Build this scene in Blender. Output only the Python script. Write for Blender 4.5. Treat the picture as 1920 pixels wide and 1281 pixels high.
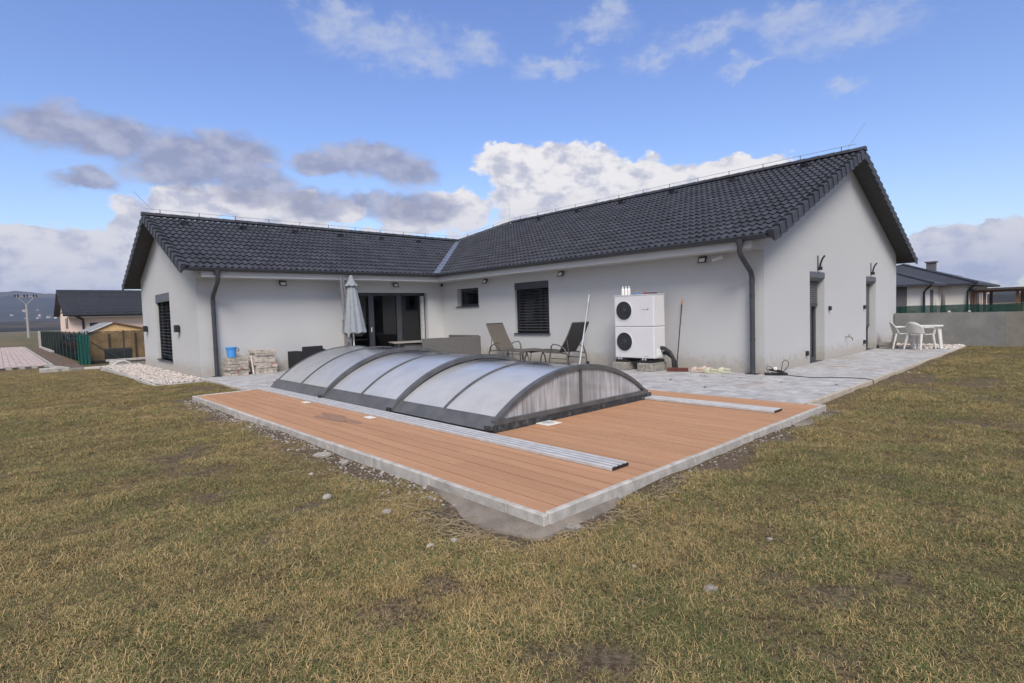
import bpy, bmesh, math, random
import numpy as np
from mathutils import Vector, Matrix
R = math.radians
random.seed(7); rng = np.random.default_rng(11)
S = bpy.context.scene
C = S.collection
for o in list(bpy.data.objects): bpy.data.objects.remove(o)

# ------------------------------------------------------------------ camera
CAM = Vector((15.8547, -11.4806, 1.3969))
cr = Vector((0.6820771, 0.730629, -0.03085616)); cu = Vector((-0.01566736, 0.05678521, 0.99826348)); cf = Vector((-0.73111242, 0.68040922, -0.05017892))
cam = bpy.data.cameras.new('camera'); camo = bpy.data.objects.new('camera', cam); C.objects.link(camo)
M = Matrix.Identity(4)
for i, v in enumerate((cr, cu, -cf)):
    for k in range(3): M[k][i] = v[k]
for k in range(3): M[k][3] = CAM[k]
camo.matrix_world = M
cam.sensor_width = 36; cam.sensor_fit = 'HORIZONTAL'; cam.lens = 1034.8356 / 1920 * 36
cam.clip_start = 0.05; cam.clip_end = 20000
S.camera = camo
S.render.resolution_x = 1024; S.render.resolution_y = 683
S.view_settings.view_transform = 'Standard'; S.view_settings.look = 'None'
EXPO = 0.78
S.view_settings.exposure = EXPO; S.view_settings.gamma = 1.0
try: S.view_settings.use_curve_mapping = False
except Exception: pass

# ------------------------------------------------------------------ node helpers
class NT:
    def __init__(s, nt): s.nt = nt; s.n = nt.nodes; s.l = nt.links
    def new(s, t, **kw):
        n = s.n.new(t)
        for k, v in kw.items(): setattr(n, k, v)
        return n
    def set(s, sock, v):
        if isinstance(v, bpy.types.NodeSocket): s.l.new(v, sock)
        else: sock.default_value = v
    def math(s, op, a, b=0.0, c=None, clamp=False):
        n = s.new('ShaderNodeMath', operation=op, use_clamp=clamp)
        s.set(n.inputs[0], a); s.set(n.inputs[1], b)
        if c is not None: s.set(n.inputs[2], c)
        return n.outputs[0]
    def vmath(s, op, a, b=None):
        n = s.new('ShaderNodeVectorMath', operation=op)
        s.set(n.inputs[0], a)
        if b is not None: s.set(n.inputs[3] if op == 'SCALE' else n.inputs[1], b)
        return n.outputs['Value'] if op in ('LENGTH', 'DOT_PRODUCT') else n.outputs[0]
    def mix(s, f, a, b, mode='MIX'):
        n = s.new('ShaderNodeMix', data_type='RGBA', blend_type=mode)
        s.set(n.inputs[0], f); s.set(n.inputs[6], c4(a)); s.set(n.inputs[7], c4(b))
        return n.outputs[2]
    def noise(s, vec, scale, detail=4.0, rough=0.55, dist=0.0):
        n = s.new('ShaderNodeTexNoise'); n.inputs['Scale'].default_value = scale
        n.inputs['Detail'].default_value = detail; n.inputs['Roughness'].default_value = rough
        n.inputs['Distortion'].default_value = dist
        if vec is not None: s.l.new(vec, n.inputs['Vector'])
        return n
    def ramp(s, f, lo, hi, a=0.0, b=1.0, smooth=True):
        n = s.new('ShaderNodeMapRange', interpolation_type='SMOOTHSTEP' if smooth else 'LINEAR')
        s.set(n.inputs[0], f)
        for i, v in enumerate((lo, hi, a, b)): n.inputs[1 + i].default_value = v
        return n.outputs[0]
    def mapping(s, vec, scale):
        return s.vmath('MULTIPLY', vec, scale)
def c4(v):
    if isinstance(v, (tuple, list)) and len(v) == 3: return (v[0], v[1], v[2], 1.0)
    return v
def srgb(r, g, b):
    f = lambda c: (c / 255) / 12.92 if c <= 10 else ((c / 255 + 0.055) / 1.055) ** 2.4
    return (f(r), f(g), f(b))

# ------------------------------------------------------------------ world: Nishita sky with broken cloud
SUN_AZ = -40.0; SUN_EL = 46.0          # direction towards the sun (degrees, from +X towards +Y)
W = bpy.data.worlds.new('World'); S.world = W; W.use_nodes = True
w = NT(W.node_tree); w.n.clear()
out = w.new('ShaderNodeOutputWorld'); bg = w.new('ShaderNodeBackground'); w.l.new(bg.outputs[0], out.inputs[0])
SKY_STRENGTH = 0.125
bg.inputs['Strength'].default_value = SKY_STRENGTH
sky = w.new('ShaderNodeTexSky', sky_type='NISHITA', sun_disc=False)
sky.sun_elevation = R(SUN_EL); sky.sun_rotation = R(90 - SUN_AZ)
sky.altitude = 200; sky.air_density = 1.1; sky.dust_density = 0.4; sky.ozone_density = 2.2
tc = w.new('ShaderNodeTexCoord'); D = tc.outputs['Generated']
vr = w.new('ShaderNodeVectorRotate', rotation_type='Z_AXIS'); w.l.new(D, vr.inputs['Vector']); vr.inputs['Angle'].default_value = R(-136)
sp = w.new('ShaderNodeSeparateXYZ'); w.l.new(vr.outputs[0], sp.inputs[0])
az = w.math('MULTIPLY', w.math('ARCTAN2', sp.outputs[1], sp.outputs[0]), 180 / math.pi)
el = w.math('MULTIPLY', w.math('ARCSINE', sp.outputs[2]), 180 / math.pi)
cb = w.new('ShaderNodeCombineXYZ'); w.l.new(az, cb.inputs[0]); w.l.new(el, cb.inputs[1])
PA = cb.outputs[0]
def warp(scale, amt, detail=6.0, rough=0.6):
    n = w.noise(w.mapping(PA, (1.0, 1.5, 1.0)), scale, detail, rough)
    return w.vmath('ADD', PA, w.vmath('SCALE', w.vmath('SUBTRACT', n.outputs['Color'], (0.5, 0.5, 0.5)), amt))
def field(blobs, P, k=0.35):
    acc = None
    for (a, e, ra, re) in blobs:
        d = w.vmath('LENGTH', w.vmath('MULTIPLY', w.vmath('SUBTRACT', P, (a, e, 0)), (1 / ra, 1 / re, 0.0)))
        if acc is None: acc = d
        else:
            n = w.new('ShaderNodeMath', operation='SMOOTH_MIN'); w.l.new(acc, n.inputs[0]); w.l.new(d, n.inputs[1]); n.inputs[2].default_value = k
            acc = n.outputs[0]
    return w.math('SUBTRACT', 1.0, acc)
CW = [(16.85, 26.95, 3.54, 1.19), (12.88, 25.6, 5.78, 1.65), (8.77, 24.28, 4.82, 1.29), (-10.06, 27.37, 1.54, 1.59), (-8.45, 25.88, 3.11, 1.04), (-4.12, 23.4, 3.72, 0.79), (-14.06, 23.15, 2.98, 1.06), (-19.0, 24.54, 4.16, 1.01), (-22.23, 21.29, 2.25, 0.58), (-30.33, 22.22, 5.19, 1.52), (-30.33, 18.26, 1.36, 0.73), (-25.8, 24.04, 3.33, 1.16), (3.91, 25.19, 2.15, 1.28)]
CG = [(40.14, 15.61, 3.24, 1.46), (36.77, 15.36, 4.14, 1.7), (29.48, 14.35, 4.83, 1.98), (26.86, 15.27, 3.63, 1.56), (31.6, 13.26, 3.78, 1.53), (14.92, 15.31, 4.71, 1.54), (11.31, 14.41, 3.19, 1.38), (19.46, 14.63, 2.48, 0.86), (37.69, 11.64, 2.17, 0.91), (25.23, 12.41, 3.73, 1.4), (20.13, 10.96, 2.98, 1.47), (14.58, 11.45, 2.88, 1.01), (10.4, 10.87, 4.31, 1.54)]
CC = [(30.94, 10.41, 3.83, 1.81), (25.77, 10.72, 4.19, 1.89), (21.62, 10.17, 2.93, 1.96), (17.67, 10.53, 2.03, 1.25), (6.1, 10.59, 4.09, 2.32), (10.98, 9.84, 3.76, 1.8), (0.48, 15.58, 4.35, 1.48), (-2.21, 14.22, 5.93, 2.49), (-7.08, 14.47, 4.75, 2.07), (-1.59, 11.69, 4.88, 3.56), (-6.47, 11.46, 6.85, 3.04), (-11.81, 13.13, 3.57, 1.97), (-14.86, 11.88, 4.45, 2.21), (-21.22, 12.68, 5.38, 1.32), (-17.36, 11.89, 5.7, 1.7), (41.02, 6.1, 4.45, 2.27), (37.71, 4.95, 3.31, 3.03), (41.82, 3.18, 5.08, 2.48), (36.54, 6.74, 2.24, 1.74), (-37.33, 4.86, 3.54, 1.48), (-40.56, 4.91, 2.65, 1.62), (-38.02, 2.67, 4.65, 2.12), (-35.26, 3.76, 2.75, 1.75), (34.61, 8.16, 2.34, 2.65), (22.0, 6.5, 14.0, 3.0), (-12.0, 7.0, 20.0, 3.0)]
base = w.new('ShaderNodeHueSaturation'); w.l.new(sky.outputs[0], base.inputs['Color'])
base.inputs['Hue'].default_value = 0.517; base.inputs['Saturation'].default_value = 1.16; base.inputs['Value'].default_value = 0.92
col = base.outputs[0]
K = 1.0 / SKY_STRENGTH / 2 ** EXPO
# clouds outside the view: unseen noise cover, thickened and brightened to whiten the ambient light
outm = w.ramp(w.math('ABSOLUTE', az), 44.0, 54.0)
outm = w.math('MAXIMUM', outm, w.ramp(el, 29.0, 37.0))
gn = w.noise(D, 2.6, 7.0, 0.55).outputs[0]
gcov = w.math('MULTIPLY', w.ramp(gn, 0.40, 0.56), outm)
# high thin cloud
wp = warp(0.22, 6.5, 6.0, 0.68)
f1 = field(CW, wp, 0.25)
fine = w.noise(w.mapping(PA, (1.0, 1.8, 1.0)), 0.5, 8.0, 0.68).outputs[0]
m1 = w.math('MULTIPLY', w.ramp(w.math('ADD', f1, w.math('MULTIPLY', w.math('SUBTRACT', fine, 0.5), 2.4)), -0.55, 1.15), 0.60)
col = w.mix(m1, col, tuple(c * K for c in srgb(205, 212, 228)))
# white cumulus with grey-lilac shaded bodies
wp2 = warp(0.35, 3.4, 6.0, 0.62)
f2 = field(CC, wp2, 0.3)
puff = w.noise(w.mapping(PA, (1.0, 1.35, 1.0)), 0.45, 7.0, 0.6).outputs[0]
fld2 = w.math('ADD', f2, w.math('MULTIPLY', w.math('SUBTRACT', puff, 0.5), 0.9))
m2 = w.ramp(fld2, -0.02, 0.22)
sh = w.noise(w.mapping(w.vmath('ADD', PA, (3.1, -1.1, 0.0)), (1.0, 1.7, 1.0)), 0.33, 7.0, 0.58).outputs[0]
shade = w.ramp(w.math('ADD', sh, w.math('MULTIPLY', w.math('SUBTRACT', puff, 0.5), 0.7)), 0.32, 0.58)
lowgrey = w.ramp(el, 7.5, 13.0)
shade = w.math('MULTIPLY', shade, w.math('ADD', 0.72, w.math('MULTIPLY', lowgrey, 0.28)))
shade = w.math('MAXIMUM', shade, w.ramp(fld2, 0.18, 0.0, 0.0, 0.8))
ccol = w.mix(shade, tuple(c * K for c in srgb(200, 202, 218)), tuple(c * K for c in srgb(254, 250, 248)))
col = w.mix(m2, col, ccol)
# nearer grey clouds in shade
wp3 = warp(0.3, 3.0, 5.0, 0.55)
f3 = field([(a, e, ra * 1.22, re * 1.22) for (a, e, ra, re) in CG], wp3, 0.45)
g2 = w.noise(w.mapping(PA, (1.0, 1.5, 1.0)), 0.4, 7.0, 0.55).outputs[0]
m3 = w.math('MULTIPLY', w.ramp(w.math('ADD', f3, w.math('MULTIPLY', w.math('SUBTRACT', g2, 0.5), 0.8)), -0.12, 0.46), 0.90)
gcol = w.mix(w.ramp(g2, 0.38, 0.66), tuple(c * K for c in srgb(150, 154, 180)), tuple(c * K for c in srgb(188, 189, 207)))
col = w.mix(m3, col, gcol)
col = w.mix(w.math('MULTIPLY', gcov, 0.85), col, tuple(c * K for c in srgb(224, 222, 224)))
w.l.new(col, bg.inputs['Color'])
W.cycles.sampling_method = 'MANUAL'; W.cycles.sample_map_resolution = 256

# ------------------------------------------------------------------ sun (veiled by cloud: wide and soft)
sl = bpy.data.lights.new('sun', 'SUN'); sl.energy = 2.2; sl.angle = R(26); sl.color = (1.0, 0.93, 0.83)
so = bpy.data.objects.new('sun', sl); C.objects.link(so)
sd = Vector((math.cos(R(SUN_EL)) * math.cos(R(SUN_AZ)), math.cos(R(SUN_EL)) * math.sin(R(SUN_AZ)), math.sin(R(SUN_EL))))
so.rotation_euler = sd.to_track_quat('Z', 'Y').to_euler(); so.location = (20, -20, 30)

# ------------------------------------------------------------------ materials
MATS = {}
def mat(name, color, rough=0.6, var=0.0, vscale=6.0, bump=0.0, bscale=60.0, metal=0.0, spec=0.5, col2=None, rnd=0.0, stretch=None, dirt=None, splash=None):
    m = bpy.data.materials.new(name); m.use_nodes = True; t = NT(m.node_tree)
    b = t.n['Principled BSDF']; b.inputs['Roughness'].default_value = rough; b.inputs['Metallic'].default_value = metal
    b.inputs['Specular IOR Level'].default_value = spec
    pos = t.new('ShaderNodeNewGeometry').outputs['Position']
    if stretch: pos = t.mapping(pos, stretch)
    c = c4(color)
    if var or col2:
        n = t.noise(pos, vscale, 6.0, 0.6)
        a = col2 if col2 else tuple(x * (1 - var) for x in color[:3])
        bb = color if col2 else tuple(min(1, x * (1 + var)) for x in color[:3])
        c = t.mix(t.ramp(n.outputs[0], 0.32, 0.68), a, bb)
    if rnd:
        oi = t.new('ShaderNodeObjectInfo').outputs['Random']
        at = t.new('ShaderNodeAttribute', attribute_name='rnd').outputs['Fac']
        f = t.math('FRACT', t.math('ADD', oi, at))
        k = t.ramp(f, 0, 1, 1 - rnd, 1 + rnd, smooth=False)
        cc = t.new('ShaderNodeCombineXYZ')
        for i in range(3): t.l.new(k, cc.inputs[i])
        c = t.mix(1.0, c, cc.outputs[0], 'MULTIPLY')
    if dirt:   # (colour, scale, lo, hi, strength) worn or stained patches with their own shape
        dn = t.noise(pos, dirt[1], 8.0, 0.65)
        c = t.mix(t.math('MULTIPLY', t.ramp(dn.outputs[0], dirt[2], dirt[3]), dirt[4]), c, dirt[0])
    if splash:   # mud splashed up the foot of the wall
        sz = t.new('ShaderNodeSeparateXYZ'); t.l.new(pos, sz.inputs[0]); sn = t.noise(pos, 7.0, 6.0, 0.7).outputs[0]
        h = t.math('SUBTRACT', sz.outputs[2], t.math('MULTIPLY', t.math('SUBTRACT', sn, 0.45), 0.7))
        c = t.mix(t.math('MULTIPLY', t.ramp(h, splash[1], splash[2], 1.0, 0.0), 0.55), c, splash[0])
    t.set(b.inputs['Base Color'], c)
    if bump:
        n = t.noise(pos, bscale, 5.0, 0.6); bp = t.new('ShaderNodeBump'); bp.inputs['Strength'].default_value = bump
        bp.inputs['Distance'].default_value = 0.02; t.l.new(n.outputs[0], bp.inputs['Height']); t.l.new(bp.outputs[0], b.inputs['Normal'])
    MATS[name] = m
    return m
def M_(n): return MATS[n]
mat('render_wall', (0.63, 0.632, 0.628), 0.9, 0.01, 1.3, 0.9, 330, dirt=((0.50, 0.46, 0.40), 1.1, 0.66, 0.9, 0.06), splash=((0.40, 0.33, 0.25), 0.02, 0.42))
mat('anthracite', (0.055, 0.060, 0.068), 0.42, 0.12, 4, 0.0)
mat('anthracite_dull', (0.040, 0.043, 0.048), 0.6, 0.15, 5)
mat('gutter_grey', (0.050, 0.053, 0.060), 0.38, 0.12, 5)
mat('shutter_grey', (0.10, 0.105, 0.115), 0.45, 0.1, 5)
mat('roof_tile', (0.041, 0.043, 0.053), 0.55, 0.2, 3, 0.2, 90, rnd=0.2, spec=0.35)
mat('soffit', (0.058, 0.058, 0.060), 0.7, 0.15, 8, 0.1, 60)
mat('zinc', (0.16, 0.185, 0.24), 0.4, 0.15, 6, metal=0.3)
mat('wire', (0.45, 0.45, 0.46), 0.4, metal=0.7)
mat('rail_alu', (0.50, 0.50, 0.50), 0.5, 0.1, 8, 0.05, 60, metal=0.15)
mat('cover_frame', (0.085, 0.086, 0.088), 0.42, 0.2, 5, 0.05, 40)
mat('rubber', (0.022, 0.022, 0.024), 0.75, 0.4, 14, 0.3, 60, dirt=((0.12, 0.115, 0.105), 9, 0.5, 0.7, 0.7))
mat('plank', (0.455, 0.250, 0.136), 0.72, 0.10, 2.2, 0.3, 260, rnd=0.06, stretch=(0.35, 4.0, 1.0), col2=(0.405, 0.215, 0.112), dirt=((0.20, 0.13, 0.09), 0.9, 0.66, 0.85, 0.35))
mat('plank_joint', (0.035, 0.022, 0.016), 0.9)
mat('stain', (0.27, 0.155, 0.10), 0.75, 0.2, 12)
mat('concrete', (0.46, 0.435, 0.40), 0.9, 0.16, 9, 0.6, 120, rnd=0.07, dirt=((0.20, 0.18, 0.155), 5, 0.52, 0.75, 0.6))
mat('concrete_beige', (0.46, 0.40, 0.32), 0.9, 0.15, 6, 0.6, 110, rnd=0.06, dirt=((0.25, 0.20, 0.15), 3, 0.5, 0.75, 0.6))
mat('footing', (0.21, 0.18, 0.15), 0.95, 0.2, 5, 0.8, 60, dirt=((0.13, 0.115, 0.095), 3, 0.45, 0.7, 0.7))
mat('paver', (0.40, 0.395, 0.395), 0.88, 0.16, 5, 0.5, 140, rnd=0.13, dirt=((0.27, 0.19, 0.12), 0.75, 0.53, 0.72, 0.55))
mat('paver_bed', (0.14, 0.135, 0.125), 0.95, 0.2, 20, 0.5, 100)
mat('lid', (0.72, 0.69, 0.62), 0.5, 0.06, 10)
mat('white_metal', (0.64, 0.63, 0.64), 0.42, 0.02, 3, spec=0.4)
mat('fan_black', (0.012, 0.012, 0.014), 0.5)
mat('fan_hub', (0.03, 0.03, 0.032), 0.5)
mat('print_grey', (0.12, 0.12, 0.13), 0.6)
mat('label_white', (0.82, 0.82, 0.82), 0.6)
mat('block_concrete', (0.30, 0.285, 0.25), 0.95, 0.25, 14, 0.8, 70, dirt=((0.15, 0.13, 0.11), 6, 0.5, 0.75, 0.6))
mat('sling', (0.115, 0.100, 0.086), 0.85, 0.12, 30, 0.2, 300)
mat('sling_dark', (0.060, 0.056, 0.052), 0.85, 0.12, 30, 0.2, 300)
mat('lounger_frame', (0.095, 0.088, 0.080), 0.45, 0.1, 8)
mat('rattan_grey', (0.115, 0.110, 0.104), 0.8, 0.25, 45, 0.6, 120)
mat('rattan_black', (0.014, 0.014, 0.016), 0.7, 0.3, 45, 0.6, 120)
mat('table_top', (0.30, 0.27, 0.23), 0.5, 0.1, 10)
mat('canvas', (0.27, 0.295, 0.32), 0.9, 0.07, 9, 0.2, 140)
mat('parasol_metal', (0.24, 0.24, 0.25), 0.4, 0.1, 10, metal=0.4)
mat('bucket_blue', (0.075, 0.30, 0.70), 0.4, 0.06, 8)
mat('bucket_grip', (0.03, 0.05, 0.10), 0.5)
mat('pack_cream', (0.50, 0.45, 0.385), 0.85, 0.2, 16, 0.5, 60, rnd=0.2, dirt=((0.21, 0.155, 0.115), 7, 0.54, 0.7, 0.55))
mat('pack_dark', (0.26, 0.22, 0.18), 0.85, 0.2, 16)
mat('pack_red', (0.40, 0.14, 0.10), 0.8, 0.3, 40)
mat('steel_pole', (0.66, 0.68, 0.70), 0.3, metal=0.35)
mat('bottle_white', (0.78, 0.77, 0.74), 0.4)
mat('glove_blue', (0.06, 0.20, 0.42), 0.8, 0.3, 40)
mat('tool_red', (0.42, 0.04, 0.03), 0.5)
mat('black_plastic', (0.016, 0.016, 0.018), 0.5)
mat('broom_red', (0.14, 0.045, 0.034), 0.85, 0.3, 30, 0.6, 120)
mat('broom_grip', (0.62, 0.22, 0.07), 0.5)
mat('clog_pink', (0.52, 0.41, 0.33), 0.6, 0.1, 12)
mat('clog_green', (0.48, 0.48, 0.35), 0.6, 0.1, 12)
mat('brass', (0.35, 0.30, 0.22), 0.35, metal=0.8)
mat('white_plastic', (0.66, 0.65, 0.62), 0.45, 0.05, 6)
mat('curtain', (0.62, 0.60, 0.56), 0.9, 0.06, 10)
mat('dark_room', (0.06, 0.055, 0.05), 0.9)
mat('led_white', (0.80, 0.80, 0.78), 0.4)
mat('stone_white', (0.56, 0.50, 0.46), 0.85, 0.2, 30, 0.4, 60, rnd=0.18)
mat('stone_grey', (0.33, 0.30, 0.265), 0.9, 0.25, 30, 0.6, 60, rnd=0.2)
mat('retaining', (0.225, 0.225, 0.215), 0.92, 0.12, 2.2, 0.7, 140, dirt=((0.15, 0.145, 0.135), 1.2, 0.5, 0.75, 0.5))
mat('retaining_brown', (0.235, 0.215, 0.185), 0.92, 0.14, 2.2, 0.7, 140)
mat('neighbour_white', (0.66, 0.64, 0.60), 0.9, 0.04, 1)
mat('neighbour_grey', (0.12, 0.115, 0.12), 0.9, 0.05, 1)
mat('neighbour_pink', (0.82, 0.63, 0.52), 0.9, 0.05, 0.6)
mat('brown_wood', (0.20, 0.10, 0.055), 0.8, 0.2, 8)
mat('osb', (0.66, 0.43, 0.20), 0.85, 0.25, 14, 0.3, 40)
mat('shed_roof', (0.24, 0.245, 0.25), 0.8, 0.1, 3)
mat('fence_green', (0.010, 0.030, 0.024), 0.8, 0.3, 10)
mat('post_dark', (0.035, 0.042, 0.040), 0.6)
mat('door_brown', (0.06, 0.05, 0.045), 0.6)
mat('drive_paver', (0.45, 0.36, 0.335), 0.9, 0.14, 3, 0.4, 60, rnd=0.1)
mat('soil', (0.125, 0.085, 0.058), 0.95, 0.3, 5, 0.8, 30)
mat('straw', (0.34, 0.27, 0.17), 0.9, 0.2, 20, rnd=0.2)
mat('hose', (0.55, 0.53, 0.48), 0.6)
mat('car_red', (0.20, 0.03, 0.03), 0.3); mat('car_white', (0.6, 0.6, 0.62), 0.3)
mat('pole_concrete', (0.34, 0.32, 0.30), 0.9)
mat('house_far', (0.60, 0.56, 0.52), 0.9); mat('roof_far', (0.22, 0.15, 0.13), 0.9)
mat('solar', (0.06, 0.09, 0.14), 0.12)
mat('leaf_dead', (0.10, 0.06, 0.035), 0.9)
def schlick(t, f0=0.042):
    lw = t.new('ShaderNodeNewGeometry'); c = t.math('ABSOLUTE', t.vmath('DOT_PRODUCT', lw.outputs['Normal'], lw.outputs['Incoming']))
    return t.math('ADD', f0, t.math('MULTIPLY', t.math('POWER', t.math('SUBTRACT', 1.0, c), 5.0), 1 - f0))
def glass_mat(name, tint, alpha_mix, rough=0.02):
    m = bpy.data.materials.new(name); m.use_nodes = True; t = NT(m.node_tree); t.n.clear()
    o = t.new('ShaderNodeOutputMaterial'); g = t.new('ShaderNodeBsdfGlossy'); g.inputs['Roughness'].default_value = rough
    g.inputs['Color'].default_value = (0.95, 0.95, 0.95, 1)
    tr = t.new('ShaderNodeBsdfTransparent'); tr.inputs['Color'].default_value = c4(tint)
    fr = schlick(t)
    mx = t.new('ShaderNodeMixShader'); t.l.new(t.math('MULTIPLY', fr, alpha_mix, clamp=True), mx.inputs[0])
    t.l.new(tr.outputs[0], mx.inputs[1]); t.l.new(g.outputs[0], mx.inputs[2]); t.l.new(mx.outputs[0], o.inputs[0]); MATS[name] = m
glass_mat('window_glass', (0.36, 0.40, 0.43), 1.6)
def net_mat():
    m = bpy.data.materials.new('shade_net'); m.use_nodes = True; t = NT(m.node_tree); t.n.clear()
    o = t.new('ShaderNodeOutputMaterial'); d = t.new('ShaderNodeBsdfDiffuse'); d.inputs[0].default_value = (0.010, 0.050, 0.042, 1)
    tr = t.new('ShaderNodeBsdfTransparent'); mx = t.new('ShaderNodeMixShader')
    n = t.noise(t.new('ShaderNodeNewGeometry').outputs['Position'], 2.0, 3.0)
    t.l.new(t.ramp(n.outputs[0], 0.3, 0.7, 0.82, 0.94), mx.inputs[0]); t.l.new(tr.outputs[0], mx.inputs[1]); t.l.new(d.outputs[0], mx.inputs[2]); t.l.new(mx.outputs[0], o.inputs[0]); MATS['shade_net'] = m
    m2 = m.copy(); m2.name = 'fence_net'; MATS['fence_net'] = m2
    for nd in m2.node_tree.nodes:
        if nd.type == 'BSDF_DIFFUSE': nd.inputs[0].default_value = (0.018, 0.026, 0.026, 1)
        if nd.type == 'MAP_RANGE': nd.inputs[3].default_value = 0.66; nd.inputs[4].default_value = 0.80
    m4 = m.copy(); m4.name = 'fence_dark'; MATS['fence_dark'] = m4
    for nd in m4.node_tree.nodes:
        if nd.type == 'BSDF_DIFFUSE': nd.inputs[0].default_value = (0.010, 0.020, 0.019, 1)
    m3 = m2.copy(); m3.name = 'green_cloth'; MATS['green_cloth'] = m3
    for nd in m3.node_tree.nodes:
        if nd.type == 'BSDF_DIFFUSE': nd.inputs[0].default_value = (0.025, 0.105, 0.088, 1)
        if nd.type == 'MAP_RANGE': nd.inputs[3].default_value = 0.80; nd.inputs[4].default_value = 0.95
net_mat()
def poly_mat(name, opac, streaks):
    """twin-wall polycarbonate: milky, glossy skin, fine ribs; end panes clearer with streaked condensation"""
    m = bpy.data.materials.new(name); m.use_nodes = True; t = NT(m.node_tree); t.n.clear()
    o = t.new('ShaderNodeOutputMaterial'); pos = t.new('ShaderNodeNewGeometry').outputs['Position']
    df = t.new('ShaderNodeBsdfDiffuse'); df.inputs[0].default_value = (0.60, 0.605, 0.615, 1)
    tl = t.new('ShaderNodeBsdfTranslucent'); tl.inputs[0].default_value = (0.60, 0.62, 0.64, 1)
    m1 = t.new('ShaderNodeMixShader'); m1.inputs[0].default_value = 0.25; t.l.new(df.outputs[0], m1.inputs[1]); t.l.new(tl.outputs[0], m1.inputs[2])
    tr = t.new('ShaderNodeBsdfTransparent'); tr.inputs[0].default_value = (0.78, 0.80, 0.82, 1)
    m2 = t.new('ShaderNodeMixShader')
    if streaks:
        sn = t.noise(t.mapping(pos, (1.0, 16.0, 0.9)), 1.6, 7.0, 0.65)
        big = t.noise(t.mapping(pos, (1.0, 1.3, 0.8)), 1.3, 3.0, 0.5)
        f = t.math('ADD', sn.outputs[0], t.math('MULTIPLY', t.math('SUBTRACT', big.outputs[0], 0.5), 0.7))
        t.l.new(t.ramp(f, 0.34, 0.66, 0.50, 0.95), m2.inputs[0])
    else:
        n = t.noise(pos, 2.2, 5.0, 0.6)
        t.l.new(t.ramp(n.outputs[0], 0.3, 0.7, opac - 0.08, opac + 0.06), m2.inputs[0])
    t.l.new(tr.outputs[0], m2.inputs[1]); t.l.new(m1.outputs[0], m2.inputs[2])
    gl = t.new('ShaderNodeBsdfGlossy'); gl.inputs['Roughness'].default_value = 0.16 if not streaks else 0.08
    fr = schlick(t, 0.055)
    rib = t.new('ShaderNodeTexNoise'); rib.inputs['Scale'].default_value = 9; rib.inputs['Detail'].default_value = 4; t.l.new(t.mapping(pos, (14.0, 0.6, 0.6) if not streaks else (1, 10, 0.6)), rib.inputs['Vector'])
    bp = t.new('ShaderNodeBump'); bp.inputs['Strength'].default_value = 0.10; bp.inputs['Distance'].default_value = 0.01; t.l.new(rib.outputs[0], bp.inputs['Height'])
    t.l.new(bp.outputs[0], gl.inputs['Normal'])
    m3 = t.new('ShaderNodeMixShader'); t.l.new(t.math('MULTIPLY', fr, 1.5, clamp=True), m3.inputs[0]); t.l.new(m2.outputs[0], m3.inputs[1]); t.l.new(gl.outputs[0], m3.inputs[2])
    t.l.new(m3.outputs[0], o.inputs[0]); MATS[name] = m
poly_mat('polycarbonate', 0.92, False); poly_mat('polycarbonate_end', 0.6, True)
def water_mat():
    m = mat('pool_water', (0.02, 0.06, 0.075), 0.05, 0.2, 2)
water_mat()

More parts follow.
